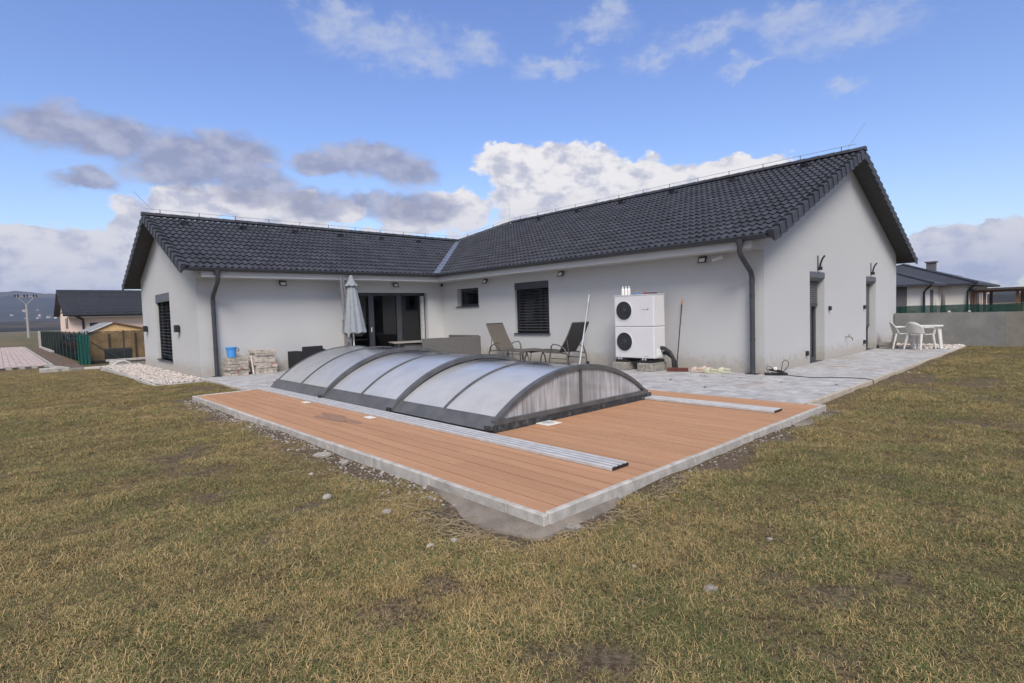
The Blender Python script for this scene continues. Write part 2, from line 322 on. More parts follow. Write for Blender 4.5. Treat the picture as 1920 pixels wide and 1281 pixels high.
# ------------------------------------------------------------------ mesh builder
class MB:
    def __init__(s): s.v = []; s.f = []; s.rnd = []
    def add(s, vs, fs, rnd=0.0):
        k = len(s.v); s.v += [tuple(v) for v in vs]; s.f += [tuple(i + k for i in f) for f in fs]; s.rnd += [rnd] * len(fs); return s
    def box(s, x0, x1, y0, y1, z0, z1, T=None, rnd=0.0):
        vs = [(x, y, z) for z in (z0, z1) for y in (y0, y1) for x in (x0, x1)]
        if T: vs = [T(*v) for v in vs]
        return s.add(vs, [(0, 2, 3, 1), (4, 5, 7, 6), (0, 1, 5, 4), (2, 6, 7, 3), (0, 4, 6, 2), (1, 3, 7, 5)], rnd)
    def cbox(s, x0, x1, y0, y1, z0, z1, c, rnd=0.0, T=None):
        """box with a chamfered top edge, no bottom"""
        vs = [(x0, y0, z0), (x1, y0, z0), (x1, y1, z0), (x0, y1, z0), (x0, y0, z1 - c), (x1, y0, z1 - c), (x1, y1, z1 - c), (x0, y1, z1 - c),
              (x0 + c, y0 + c, z1), (x1 - c, y0 + c, z1), (x1 - c, y1 - c, z1), (x0 + c, y1 - c, z1)]
        if T: vs = [T(*v) for v in vs]
        return s.add(vs, [(0, 1, 5, 4), (1, 2, 6, 5), (2, 3, 7, 6), (3, 0, 4, 7), (4, 5, 9, 8), (5, 6, 10, 9), (6, 7, 11, 10), (7, 4, 8, 11), (8, 9, 10, 11)], rnd)
    def prism(s, poly, a, b, T):
        n = len(poly)
        return s.add([T(p, a) for p in poly] + [T(p, b) for p in poly],
              [tuple(reversed(range(n))), tuple(range(n, 2 * n))] + [(i, (i + 1) % n, n + (i + 1) % n, n + i) for i in range(n)])
    def tube(s, pts, r, n=8, caps=True, flat=None):
        pts = [Vector(p) for p in pts]; m = len(pts); rr = r if isinstance(r, (list, tuple)) else [r] * m
        vs = []; up = None
        for i, p in enumerate(pts):
            d = (pts[min(i + 1, m - 1)] - pts[max(i - 1, 0)]).normalized()
            if up is None: up = Vector((0, 0, 1)) if abs(d.z) < 0.9 else Vector((1, 0, 0))
            a = d.cross(up).normalized(); b = a.cross(d).normalized(); up = b
            for k in range(n):
                t = 2 * math.pi * (k + 0.5) / n
                ca, sa = math.cos(t), math.sin(t)
                if flat: ca *= flat[0]; sa *= flat[1]
                vs.append(p + (a * ca + b * sa) * rr[i])
        fs = [(i * n + k, i * n + (k + 1) % n, (i + 1) * n + (k + 1) % n, (i + 1) * n + k) for i in range(m - 1) for k in range(n)]
        if caps: fs += [tuple(reversed(range(n))), tuple(range((m - 1) * n, m * n))]
        return s.add(vs, fs)
    def lathe(s, prof, n=20, T=None, caps=True):
        vs = []
        for (r, z) in prof:
            for k in range(n):
                t = 2 * math.pi * k / n; v = (r * math.cos(t), r * math.sin(t), z); vs.append(T(*v) if T else v)
        m = len(prof); fs = [(i * n + k, i * n + (k + 1) % n, (i + 1) * n + (k + 1) % n, (i + 1) * n + k) for i in range(m - 1) for k in range(n)]
        if caps: fs += [tuple(reversed(range(n))), tuple(range((m - 1) * n, m * n))]
        return s.add(vs, fs)
    def mesh(s, name, m, smooth=False):
        me = bpy.data.meshes.new(name); me.from_pydata(s.v, [], s.f)
        if any(s.rnd):
            a = me.attributes.new('rnd', 'FLOAT', 'FACE'); a.data.foreach_set('value', s.rnd)
        me.materials.append(MATS[m] if isinstance(m, str) else m)
        if smooth:
            me.polygons.foreach_set('use_smooth', [True] * len(me.polygons))
            try: me.set_sharp_from_angle(angle=R(38))
            except Exception: pass
        me.update(); return me
    def build(s, name, m, parent=None, smooth=False):
        return link(name, s.mesh(name, m, smooth), parent)
def link(name, me, parent=None):
    o = bpy.data.objects.new(name, me); C.objects.link(o)
    if parent is not None: o.parent = parent
    return o
def bev(o, wdt=0.01, seg=2):
    md = o.modifiers.new('bevel', 'BEVEL'); md.width = wdt; md.segments = seg; md.limit_method = 'ANGLE'; md.angle_limit = R(40); return o
def tag(o, label, cat, group=None):
    o['label'] = label; o['category'] = cat
    if group: o['group'] = group
    return o
def thing(name, label, cat, loc=(0, 0, 0), rz=0.0, group=None):
    o = bpy.data.objects.new(name, None); C.objects.link(o); o.location = loc; o.rotation_euler = (0, 0, rz); o.empty_display_size = 0.2
    return tag(o, label, cat, group)
def struct(o, kind='structure'): o['kind'] = kind; return o
def copy_tree(o, parent=None, kids=None):
    c = o.copy(); C.objects.link(c); c.parent = parent
    for ch in list(o.children): copy_tree(ch, c)
    return c
def frame(O, U, N):
    """local (u, outward, z) -> world"""
    O = Vector(O); U = Vector(U); N = Vector(N)
    return lambda u, d, z: O + U * u + N * d + Vector((0, 0, z))
def pxd(x, y, z): return (Vector((x, y, z)) - CAM).length
# ------------------------------------------------------------------ site dimensions (metres; origin = inner corner of the two wings, terrace level z = 0)
L1, L2, W1, W2 = 11.117, 7.708, 10.457, 7.232
PT, EV, BM, OV, ZE, HB = 0.4377, 0.634, 0.586, 0.452, 2.791, 2.55
XD0, XD1, YD0, YD1 = 3.92, 13.26, -8.817, -3.231
PX = [4.10, 6.50, 8.74, 10.97]; PY0, PY1 = -7.345, -3.955
TX1 = 13.02; TY1 = 8.45

def sstep(a, b, x):
    t = np.clip((x - a) / (b - a), 0, 1); return t * t * (3 - 2 * t)
def vnoise(x, y, f, seed=0):
    """cheap smooth value noise"""
    x = np.asarray(x, float) * f + seed * 17.3; y = np.asarray(y, float) * f - seed * 9.1
    xi = np.floor(x); yi = np.floor(y); u = x - xi; v = y - yi; u = u * u * (3 - 2 * u); v = v * v * (3 - 2 * v)
    h = lambda a, b: np.modf(np.abs(np.sin(a * 127.1 + b * 311.7 + seed * 3.7) * 43758.5453))[0]
    return (h(xi, yi) * (1 - u) + h(xi + 1, yi) * u) * (1 - v) + (h(xi, yi + 1) * (1 - u) + h(xi + 1, yi + 1) * u) * v
def lawn_z(x, y):
    x = np.asarray(x, float); y = np.asarray(y, float)
    z = np.full(np.broadcast(x, y).shape, -0.078) - 0.045 * np.exp(-(((np.asarray(x) - 13.0) / 0.9) ** 2 + ((np.asarray(y) + 9.0) / 0.6) ** 2))
    z = z + 0.02 * sstep(7.0, 2.0, x) * sstep(-12, -8, y)
    z = z - 0.36 * sstep(-3.0, -17.0, x) - 0.10 * sstep(-25, -70, x)
    z = z + 0.055 * sstep(-3.5, 8.0, y) * sstep(12.5, 13.0, x) * (1 - 0.7 * sstep(13.6, 16.5, x))
    near = sstep(60, 25, np.hypot(x - 8, y + 5))
    z = z + near * ((vnoise(x, y, 0.7, 1) - 0.5) * 0.05 + (vnoise(x, y, 2.3, 2) - 0.5) * 0.030 + (vnoise(x, y, 6, 3) - 0.5) * 0.016)
    inp = (x > 3.6) & (x < 12.95) & (y > -8.5) & (y < -3.4)
    z = np.where(inp, -1.6, z)
    ter = ((x > -8) & (x < 12.8) & (y > -7.5) & (y < 8.2))
    z = np.where(ter & ~inp, np.minimum(z, -0.25), z)
    return z
def bare(x, y):
    """0..1: how bare the lawn is (soil strip at the kerbs, muddy patch at the terrace, worn spots)"""
    n = vnoise(x, y, 2.2, 5); n2 = vnoise(x, y, 6.5, 6)
    d = (YD0 - 0.06) - y
    k1 = sstep(0.46, 0.03, d - (n - 0.5) * 0.5) * ((x > XD0 - 0.2) & (x < XD1 + 0.1) & (d > -0.1))
    d2 = x - (XD1 + 0.06)
    k2 = sstep(0.26, 0.03, d2 - (n - 0.5) * 0.4) * ((y > YD0 - 0.4) & (y < YD1 + 0.1) & (d2 > -0.1))
    d3 = np.hypot((x - 13.45) / 0.45, (y - 0.9) / 1.1)
    k3 = 0.9 * sstep(1.25, 0.5, d3 + (n - 0.5) * 1.0 + (n2 - 0.5) * 0.8)
    d4 = np.hypot((x - 14.4) / 0.7, (y - 1.2) / 0.9); k4 = 0.7 * sstep(1.2, 0.3, d4 + (n - 0.5) * 1.2 + (n2 - 0.5) * 1.0)
    k5 = 0.80 * sstep(0.66, 0.90, n * 0.45 + n2 * 0.30 + vnoise(x, y, 1.1, 9) * 0.35)
    k6 = sstep(0.35, 0.02, x - TX1 - (n2 - 0.4) * 0.3) * ((y > YD1 + 0.3) & (y < TY1) & (x > TX1 - 0.1)) * 0.7
    return np.clip(np.maximum.reduce([k1, k2, k3, k4, k5, k6]), 0, 1)

# ------------------------------------------------------------------ ground sheet to the horizon
def axis(lo, hi, step, far):
    a = list(np.arange(lo, hi + 1e-6, step)); g = step; v = hi
    while v < far: g *= 1.35; v += g; a.append(v)
    g = step; v = lo; pre = []
    while v > -far: g *= 1.35; v -= g; pre.append(v)
    return np.array(pre[::-1] + a)
gx = axis(-14, 26, 0.16, 5000); gy = axis(-16, 10.0, 0.16, 5000)
GX, GY = np.meshgrid(gx, gy); GZ = lawn_z(GX, GY)
GZ = GZ + 0.5 * sstep(10.2, 10.6, GY) * sstep(10.5, 11.5, GX) * sstep(60, 30, GX)
nv = GX.size; nx = len(gx); ny = len(gy)
me = bpy.data.meshes.new('lawn')
me.vertices.add(nv); me.vertices.foreach_set('co', np.stack([GX.ravel(), GY.ravel(), GZ.ravel()], 1).ravel())
ii, jj = np.meshgrid(np.arange(nx - 1), np.arange(ny - 1)); a = (jj * nx + ii).ravel()
q = np.stack([a, a + 1, a + nx + 1, a + nx], 1).ravel().astype(np.int32)
me.loops.add(len(q)); me.loops.foreach_set('vertex_index', q); me.polygons.add(len(q) // 4)
me.polygons.foreach_set('loop_start', np.arange(0, len(q), 4)); me.polygons.foreach_set('loop_total', np.full(len(q) // 4, 4))
me.polygons.foreach_set('use_smooth', np.ones(len(q) // 4, bool))
me.update(calc_edges=True)
at = me.attributes.new('bare', 'FLOAT', 'POINT'); at.data.foreach_set('value', bare(GX.ravel(), GY.ravel()))
gm = bpy.data.materials.new('lawn_ground'); gm.use_nodes = True; t = NT(gm.node_tree); b = t.n['Principled BSDF']; b.inputs['Roughness'].default_value = 0.95; b.inputs['Specular IOR Level'].default_value = 0.1
pos = t.new('ShaderNodeNewGeometry').outputs['Position']
n1 = t.noise(pos, 0.45, 5, 0.6).outputs[0]; n2 = t.noise(pos, 3.5, 8, 0.7).outputs[0]; n3 = t.noise(pos, 38, 6, 0.7).outputs[0]
g = t.mix(t.ramp(n1, 0.35, 0.65), (0.19, 0.135, 0.066), (0.15, 0.14, 0.058))
g = t.mix(t.ramp(n2, 0.38, 0.68), g, (0.24, 0.18, 0.10))
g = t.mix(t.ramp(n3, 0.36, 0.66), (0.050, 0.036, 0.024), g)
so_ = t.mix(t.ramp(n3, 0.3, 0.7), (0.070, 0.050, 0.036), (0.185, 0.145, 0.108))
ba = t.new('ShaderNodeAttribute', attribute_name='bare').outputs['Fac']
g = t.mix(ba, g, so_)
sx = t.new('ShaderNodeSeparateXYZ'); t.l.new(pos, sx.inputs[0])
fieldc = t.mix(t.ramp(t.noise(t.mapping(pos, (0.02, 0.10, 1)), 1.0, 5, 0.6).outputs[0], 0.35, 0.65), (0.155, 0.120, 0.072), (0.100, 0.105, 0.055))
g = t.mix(t.ramp(sx.outputs[0], -30, -18, 1, 0), g, fieldc)
t.l.new(g, b.inputs['Base Color'])
bn = t.new('ShaderNodeBump'); bn.inputs['Strength'].default_value = 0.8; bn.inputs['Distance'].default_value = 0.03; t.l.new(n3, bn.inputs['Height']); t.l.new(bn.outputs[0], b.inputs['Normal'])
me.materials.append(gm)
lawn = struct(link('lawn', me))

# ------------------------------------------------------------------ hills and far woods
def ridge(name, x0, x1, y0, y1, nx_, ny_, hf, material, label=None):
    xs = np.linspace(x0, x1, nx_); ys = np.linspace(y0, y1, ny_); X, Y = np.meshgrid(xs, ys); Z = hf(X, Y)
    m = MB(); m.v = list(zip(X.ravel().tolist(), Y.ravel().tolist(), Z.ravel().tolist()))
    m.f = [(j * nx_ + i, j * nx_ + i + 1, (j + 1) * nx_ + i + 1, (j + 1) * nx_ + i) for j in range(ny_ - 1) for i in range(nx_ - 1)]; m.rnd = [0] * len(m.f)
    o = m.build(name, material, None, True); return struct(o)
def hill_mat(name, a, b_, c, s=1.0):
    m = bpy.data.materials.new(name); m.use_nodes = True; t = NT(m.node_tree); p = t.n['Principled BSDF']; p.inputs['Roughness'].default_value = 1; p.inputs['Specular IOR Level'].default_value = 0
    pos = t.new('ShaderNodeNewGeometry').outputs['Position']
    n = t.noise(pos, 0.012 * s, 8, 0.7).outputs[0]; n2 = t.noise(t.mapping(pos, (1, 1, 3)), 0.0035 * s, 5, 0.6).outputs[0]
    c1 = t.mix(t.ramp(n, 0.35, 0.65), a, b_); t.l.new(t.mix(t.ramp(n2, 0.5, 0.62), c1, c), p.inputs['Base Color']); MATS[name] = m
hill_mat('hill_wood', (0.022, 0.026, 0.026), (0.045, 0.043, 0.036), (0.085, 0.070, 0.052))
def hz(X, Y):
    # ridge line seen to the left of the house, 2.4 km out, plus a foothill belt
    s = sstep(-1150, -2500, X)
    crest = 80 + 34 * np.exp(-((Y - 60) / 190) ** 2) + 22 * np.exp(-((Y - 560) / 300) ** 2) + 20 * np.exp(-((Y + 600) / 350) ** 2) + 18 * (vnoise(X, Y, 0.006, 3) - 0.5) + 9 * (vnoise(X, Y, 0.016, 5) - 0.5)
    return -3 + s * crest + 10 * sstep(-560, -700, X) * vnoise(X, Y, 0.01, 4) + 6 * sstep(-480, -560, X) * vnoise(X, Y, 0.05, 7)
hills = ridge('hills', -2700, -470, -1600, 1700, 120, 170, hz, 'hill_wood')
def hz2(X, Y):
    return -4 + 6 * sstep(300, 520, Y) + 12 * sstep(420, 1000, Y) * vnoise(X, Y, 0.006, 5) + 5 * vnoise(X, Y, 0.05, 8) * sstep(280, 330, Y)
wood = ridge('far_wooded_rise', -900, 900, 280, 1300, 110, 60, hz2, 'hill_wood')
# village houses on the foothills
hb = MB().box(-5, 5, -4, 4, 0, 5); hm = hb.mesh('far_house_wall', 'house_far')
rb = MB().add([(-5.4, -4.6, 5), (5.4, -4.6, 5), (5.4, 4.6, 5), (-5.4, 4.6, 5), (-5.4, 0, 8), (5.4, 0, 8)], [(0, 1, 5, 4), (2, 3, 4, 5), (0, 4, 3), (1, 2, 5)]); rm = rb.mesh('far_house_roof', 'roof_far')
random.seed(5)
for k in range(64):
    if k < 52:
        x = -random.choice([1000, 1100, 1200, 1300, 1400, 1500, 1650]) - random.uniform(0, 60); ang = random.uniform(-1.0, 8.6) if k < 44 else random.uniform(-4, 0)
        y = CAM.y + (CAM.x - x) * math.tan(R(ang)); z = float(hz(np.array(x), np.array(y))); g_ = 'village houses below the hills'; lb = 'tiny pale house in the distant village below the blue hills'
    else:
        y = random.uniform(550, 1000); ang = random.uniform(86, 97); x = CAM.x + (y - CAM.y) / math.tan(R(ang)); z = float(hz2(np.array(x), np.array(y))); g_ = 'houses on the far wooded rise'; lb = 'tiny pale house on the far brown rise beyond the timber pergola'
    t_ = thing('village_house', lb, 'house', (x, y, z - 0.5), random.uniform(0, 3.1), g_)
    s_ = random.uniform(0.30, 0.6); t_.scale = (s_, s_, s_ * random.uniform(0.8, 1.4))
    link('wall', hm, t_); link('roof', rm, t_)

# ------------------------------------------------------------------ terrace of concrete pavers
bed = MB()
for (x0, x1, y0, y1) in ((0.0, 3.9, YD0 + 1.10, YD1 + 0.0), (0.0, TX1 - 0.05, YD1 + 0.03, 0.0), (L1, TX1 - 0.05, 0.0, TY1)):
    bed.box(x0, x1, y0 + 0.0, y1, -0.4, -0.022 - 0.002 * len(bed.f) / 6)
terrace = struct(bed.build('terrace', 'paver_bed'))
pav = []
random.seed(3)
def pave(x0, x1, y0, y1):
    y = y0; row = 0
    while y < y1 - 0.02:
        h = min((0.16, 0.24, 0.16, 0.20)[row % 4], y1 - y); x = x0 - random.uniform(0, 0.2); row += 1
        while x < x1 - 0.02:
            wd = random.choice((0.16, 0.24, 0.32, 0.24)); a, b_ = max(x, x0), min(x + wd, x1); x += wd
            if b_ - a > 0.03: pav.append((a + 0.004, b_ - 0.004, y + 0.0075, y + h - 0.0075, random.uniform(-0.0018, 0.0018)))
        y += h
pave(0.01, 3.88, YD0 + 1.10, YD1 - 0.0); pave(0.01, TX1 - 0.06, YD1 + 0.03, -0.01); pave(L1 + 0.01, TX1 - 0.06, 0.0, TY1)
pav.sort(key=lambda p: pxd((p[0] + p[1]) / 2, (p[2] + p[3]) / 2, 0) * (1 if not (PX[0] < p[0] < 10.2 and p[2] < -1.2) else 3))
cache = {}
for (x0, x1, y0, y1, dz) in pav[:300]:
    k = (round(x1 - x0, 3), round(y1 - y0, 3))
    if k not in cache: cache[k] = MB().cbox(-k[0] / 2, k[0] / 2, -k[1] / 2, k[1] / 2, -0.05, 0, 0.006).mesh('paver', 'paver')
    o = link('paver', cache[k], terrace); o.location = ((x0 + x1) / 2, (y0 + y1) / 2, dz)
m = MB()
for (x0, x1, y0, y1, dz) in pav[300:]: m.cbox(x0, x1, y0, y1, -0.05, dz, 0.006, rnd=random.random())
struct(m.build('farther_pavers', 'paver', terrace), 'stuff')
# concrete edging of the terrace
edge = struct(MB().box(TX1 - 0.045, TX1 - 0.005, YD1 + 0.05, TY1, -0.5, -0.03).build('terrace_edge', 'concrete_beige'))
y = YD1 + 0.06
while y < TY1 - 0.1:
    y2 = min(y + 1.0, TY1); MB().cbox(TX1 - 0.05, TX1, y + 0.003, y2 - 0.003, -0.30, 0.004 + random.uniform(-0.003, 0.003), 0.008, rnd=random.random()).build('kerb_stone', 'concrete_beige', edge); y = y2
x = 0.02
while x < 3.85:
    x2 = min(x + 1.0, 3.88); MB().cbox(x + 0.003, x2 - 0.003, -7.77, -7.72, -0.30, 0.006, 0.008, rnd=random.random()).build('kerb_stone', 'concrete', edge); x = x2

# ------------------------------------------------------------------ pool deck of composite planks, kerb, pool
deck = struct(MB().box(XD0 + 0.05, PX[0] + 0.1, YD0 + 0.05, YD1, -0.25, -0.03).box(PX[-1] - 0.12, XD1 - 0.05, YD0 + 0.05, YD1, -0.25, -0.031)
              .box(PX[0] + 0.1, PX[-1] - 0.12, YD0 + 0.05, PY0 + 0.12, -0.25, -0.032).box(PX[0] + 0.1, PX[-1] - 0.12, PY1 - 0.12, YD1, -0.25, -0.033).build('pool_deck', 'plank_joint'))
PITCH = 0.1675; y = YD0 + 0.055; row = 0; random.seed(21)
offs = [0.0, 1.55, 0.75, 2.5, 1.1, 3.1, 0.4, 2.05]
while y < YD1 - 0.02:
    y2 = min(y + PITCH, YD1 - 0.004)
    xs = [XD0 + 0.055] + [v for v in (XD1 - 0.8 - offs[row % 8] - 4.0 * k for k in range(4)) if XD0 + 0.5 < v < XD1 - 0.3][::-1] + [XD1 - 0.055]
    spans = []
    for a, b_ in zip(xs[:-1], xs[1:]):
        if y2 > PY0 + 0.14 and y < PY1 - 0.14:
            if a < PX[0] + 0.12: spans.append((a, min(b_, PX[0] + 0.12)))
            if b_ > PX[-1] - 0.14: spans.append((max(a, PX[-1] - 0.14), b_))
        else: spans.append((a, b_))
    for a, b_ in spans:
        if b_ - a > 0.05: MB().cbox(a + 0.004, b_ - 0.004, y + 0.0068, y2 - 0.0068, -0.029, random.uniform(-0.001, 0.001), 0.002).build('plank', 'plank', deck)
    y = y2; row += 1
kerb = struct(MB().box(XD0 + 0.02, XD1 - 0.02, YD0 + 0.01, YD0 + 0.04, -0.5, -0.04).box(XD1 - 0.04, XD1 - 0.01, YD0 + 0.05, YD1 - 0.01, -0.5, -0.04).build('deck_kerb', 'concrete'))
def kstone(x0, x1, y0, y1): bev(MB().box(x0, x1, y0, y1, -0.26, 0.012 + random.uniform(-0.004, 0.003), rnd=random.random()).build('kerb_stone', 'concrete', kerb), 0.010, 1)
x = XD1
first = 0.38
while x > XD0 + 0.02:
    x2 = max(x - first, XD0); first = 1.0; kstone(x2 + 0.0025, x - 0.0025, YD0, YD0 + 0.05); x = x2
y = YD0 + 0.052
while y < YD1 + 0.03:
    y2 = min(y + 1.0, YD1 + 0.05); kstone(XD1 - 0.05, XD1, y + 0.0025, y2 - 0.0025); y = y2
y = YD0 + 0.052
while y < -7.80: y2 = min(y + 1.0, -7.775); kstone(XD0, XD0 + 0.05, y + 0.0025, y2 - 0.0025); y = y2
kstone(TX1 + 0.003, XD1 - 0.052, YD1, YD1 + 0.05)
# mortar footing showing outside the kerb at the corners
def footing(path, name):
    m = MB(); n = len(path)
    for (p, q_, z1) in path: m.v += [(p[0], p[1], -0.068), ((p[0] + q_[0]) / 2, (p[1] + q_[1]) / 2, (-0.068 + z1) / 2 + 0.008), (q_[0], q_[1], z1), (q_[0] + (q_[0] - p[0]) * 0.25, q_[1] + (q_[1] - p[1]) * 0.25, z1 - 0.12)]
    for i in range(n - 1):
        for k in range(3): m.f.append((i * 4 + k, i * 4 + k + 1, (i + 1) * 4 + k + 1, (i + 1) * 4 + k)); m.rnd.append(0)
    return struct(m.build(name, 'footing', None, True))
pth = []
for i in range(26):
    x = 11.85 + (XD1 - 11.85) * i / 25; wv = 0.015 + 0.17 * float(sstep(11.9, 12.5, x)) * (0.75 + 0.5 * float(vnoise(x, 1, 3.1, 2)))
    if i > 20: wv *= 1 - 0.10 * (i - 20)
    pth.append(((x, YD0 + 0.004), (x + 0.02, YD0 - wv), -0.112 + 0.03 * float(sstep(12.2, 11.85, x))))
for i in range(12):
    y = YD0 + 0.02 + 0.075 * i; wv = (0.03 + 0.09 * float(vnoise(y, 2, 4.1, 3))) * float(sstep(12, 7, i))+ 0.01
    pth.append(((XD1 - 0.004, y), (XD1 + wv, y - (0.05 if i < 2 else 0)), -0.105))
footing(pth, 'kerb_footing')
pth = []
for i in range(16):
    y = YD1 + 0.07 - 0.085 * i; wv = (0.26 * float(sstep(16, 5, i)) + 0.05) * (0.8 + 0.4 * float(vnoise(y, 4, 3.0, 3)))
    pth.append(((XD1 - 0.004, y), (XD1 + wv, y + (0.10 if i < 2 else 0.0)), -0.085))
footing(pth[::-1], 'kerb_footing')
# pool shell and water under the enclosure
water = struct(MB().box(PX[0] + 0.32, PX[-1] - 0.34, PY0 + 0.32, PY1 - 0.32, -0.30, -0.16).build('pool_water', 'pool_water'))
shell = MB()
for (x0, x1, y0, y1) in ((PX[0] + 0.13, PX[0] + 0.32, PY0 + 0.15, PY1 - 0.15), (PX[-1] - 0.34, PX[-1] - 0.145, PY0 + 0.15, PY1 - 0.15), (PX[0] + 0.32, PX[-1] - 0.34, PY0 + 0.15, PY0 + 0.32), (PX[0] + 0.32, PX[-1] - 0.34, PY1 - 0.32, PY1 - 0.15)):
    shell.box(x0, x1, y0, y1, -0.6, -0.004)
struct(shell.build('pool_coping', 'concrete'))
# dark damp stain on the planks is part of the deck
st = MB()
nst = 28
for k in range(nst):
    a = 2 * math.pi * k / nst; rr = 1 + 0.25 * math.sin(3 * a + 1) + 0.18 * math.sin(5 * a)
    st.v.append((8.35 + 0.52 * rr * math.cos(a) + 0.1, -8.05 + 0.14 * rr * math.sin(a), 0.0032))
st.f.append(tuple(range(nst))); st.rnd.append(0)
o = st.build('damp_stain', 'stain', deck); o['label'] = 'dark damp patch on the planks'
# ------------------------------------------------------------------ the house
house = thing('bungalow', 'white rendered L-shaped bungalow with dark grey tiled roof behind the pool', 'house', (0, 0, 0))
def wall(T, u0, u1, z0, z1, holes, thick, name='wall', gable=None):
    us = sorted({u0, u1, *[h[0] for h in holes], *[h[1] for h in holes]}); zs = sorted({z0, z1, *[h[2] for h in holes], *[h[3] for h in holes]})
    m = MB(); hole = lambda u, z: any(h[0] < u < h[1] and h[2] < z < h[3] for h in holes)
    for i in range(len(us) - 1):
        for j in range(len(zs) - 1):
            a, b_, c, d = us[i], us[i + 1], zs[j], zs[j + 1]
            if hole((a + b_) / 2, (c + d) / 2): continue
            m.add([T(a, 0, c), T(b_, 0, c), T(b_, 0, d), T(a, 0, d)], [(0, 1, 2, 3)])
            m.add([T(a, -thick, c), T(b_, -thick, c), T(b_, -thick, d), T(a, -thick, d)], [(3, 2, 1, 0)])
    for (a, b_, c, d) in holes:
        q = [(a, c), (b_, c), (b_, d), (a, d)]
        for k in range(4):
            p, r_ = q[k], q[(k + 1) % 4]
            m.add([T(p[0], 0, p[1]), T(p[0], -thick, p[1]), T(r_[0], -thick, r_[1]), T(r_[0], 0, r_[1])], [(0, 1, 2, 3)])
    if gable:
        m.add([T(u, 0, z) for u, z in gable], [tuple(range(len(gable)))])
    return m.build(name, 'render_wall', house)
F1 = frame((0, 0, 0), (1, 0, 0), (0, -1, 0))            # long wall of the right wing, faces the pool
F2 = frame((0, -L2, 0), (0, 1, 0), (1, 0, 0))           # long wall of the left wing
FG1 = frame((L1, 0, 0), (0, 1, 0), (1, 0, 0))           # right gable
FG2 = frame((-W2, -L2, 0), (1, 0, 0), (0, -1, 0))       # left gable
H1 = [(0.86, 1.985, 1.695, 2.285), (3.695, 5.105, 0.81, 2.315)]
H2 = [(L2 - 3.545, L2 - 0.625, 0.0, 2.205)]
HG1 = [(2.55, 3.555, 0.0, 2.18), (7.055, 8.045, 0.0, 2.17)]
HG2 = [(W2 - 5.0, W2 - 3.02, 0.30, 2.345)]
wall(F1, -0.3, L1, -0.5, 2.80, H1, 0.35)
wall(F2, 0.0, L2 + 0.3, -0.5, 2.80, H2, 0.35)
zt = lambda u, Wd: ZE + PT * (min(u, Wd - u) + EV) - 0.105
wall(FG1, 0.0, W1, -0.5, zt(0, W1), HG1, 0.35, gable=[(0, zt(0, W1)), (W1, zt(0, W1)), (W1 / 2, zt(W1 / 2, W1))])
wall(FG2, 0.0, W2, -0.5, zt(0, W2), HG2, 0.35, gable=[(0, zt(0, W2)), (W2, zt(0, W2)), (W2 / 2, zt(W2 / 2, W2))])
MB().box(-W2, L1 - 0.352, W1 - 0.3, W1, -0.5, 2.9).build('wall', 'render_wall', house)
MB().box(-W2, -W2 + 0.3, -L2 + 0.002, W1 - 0.3, -0.5, 2.9).build('wall', 'render_wall', house)
MB().box(-W2 + 0.3, L1 - 0.35, 0.35, W1 - 0.3, -0.1, -0.02).box(-W2 + 0.3, -0.35, -L2 + 0.35, 0.35, -0.1, -0.02).build('floor', 'dark_room', house)
MB().box(-W2 + 0.3, L1 - 0.35, 0.35, W1 - 0.3, 2.62, 2.7).box(-W2 + 0.3, -0.35, -L2 + 0.35, 0.35, 2.62, 2.7).build('inner_ceiling', 'dark_room', house)
MB().box(-3.6, -3.5, -L2 + 0.36, 0.34, -0.02, 2.62).box(-0.36, 9.0, 2.6, 2.7, -0.02, 2.62).box(7.6, 7.7, 2.7, W1 - 0.35, -0.02, 2.62).build('inner_wall', 'dark_room', house)
# boxed eaves beams
MB().box(BM, L1, -BM, 0.0, HB, 2.775).build('eaves_beam', 'render_wall', house)
MB().box(0.0, BM, -L2, -BM, HB, 2.775).box(0.0, BM, -BM, 0.0, HB, 2.775).build('eaves_beam', 'render_wall', house)
# ---- roof: slabs, then tiles
pA = lambda x, y: ZE + PT * (y + EV); pAb = lambda x, y: ZE + PT * (W1 + EV - y); pB = lambda x, y: ZE + PT * (EV - x); pO = lambda x, y: ZE + PT * (x + W2 + EV)
polys = [([(EV, -EV), (L1 + OV - 0.03, -EV), (L1 + OV - 0.03, W1 / 2), (W1 / 2 - W2, W1 / 2), (-W2 / 2, W2 / 2)], pA),
         ([(L1 + OV - 0.03, W1 / 2), (L1 + OV - 0.03, W1 + EV), (-W2 - EV, W1 + EV), (W1 / 2 - W2, W1 / 2)], pAb),
         ([(-W2 - EV, W1 + EV), (-W2 - EV, -L2 - OV + 0.03), (-W2 / 2, -L2 - OV + 0.03), (-W2 / 2, W2 / 2), (W1 / 2 - W2, W1 / 2)], pO),
         ([(EV, -L2 - OV + 0.03), (EV, -EV), (-W2 / 2, W2 / 2), (-W2 / 2, -L2 - OV + 0.03)], pB)]
roof = None
for i, (pl, f) in enumerate(polys):
    m = MB(); n = len(pl)
    m.add([(x, y, f(x, y) - 0.045) for x, y in pl] + [(x, y, f(x, y) - 0.10) for x, y in pl], [tuple(range(n)), tuple(reversed(range(n, 2 * n)))] + [(k, n + k, n + (k + 1) % n, (k + 1) % n) for k in range(n)])
    if roof is None: rm_ = m
    else: rm_.add(m.v, m.f)
    roof = True
roof = rm_.build('roof', 'soffit', house)
nn = math.sqrt(1 + PT * PT)
VA, NA = Vector((0, 1, PT)) / nn, Vector((0, -PT, 1)) / nn
VB, NB = Vector((-1, 0, PT)) / nn, Vector((PT, 0, 1)) / nn
TW = 0.33
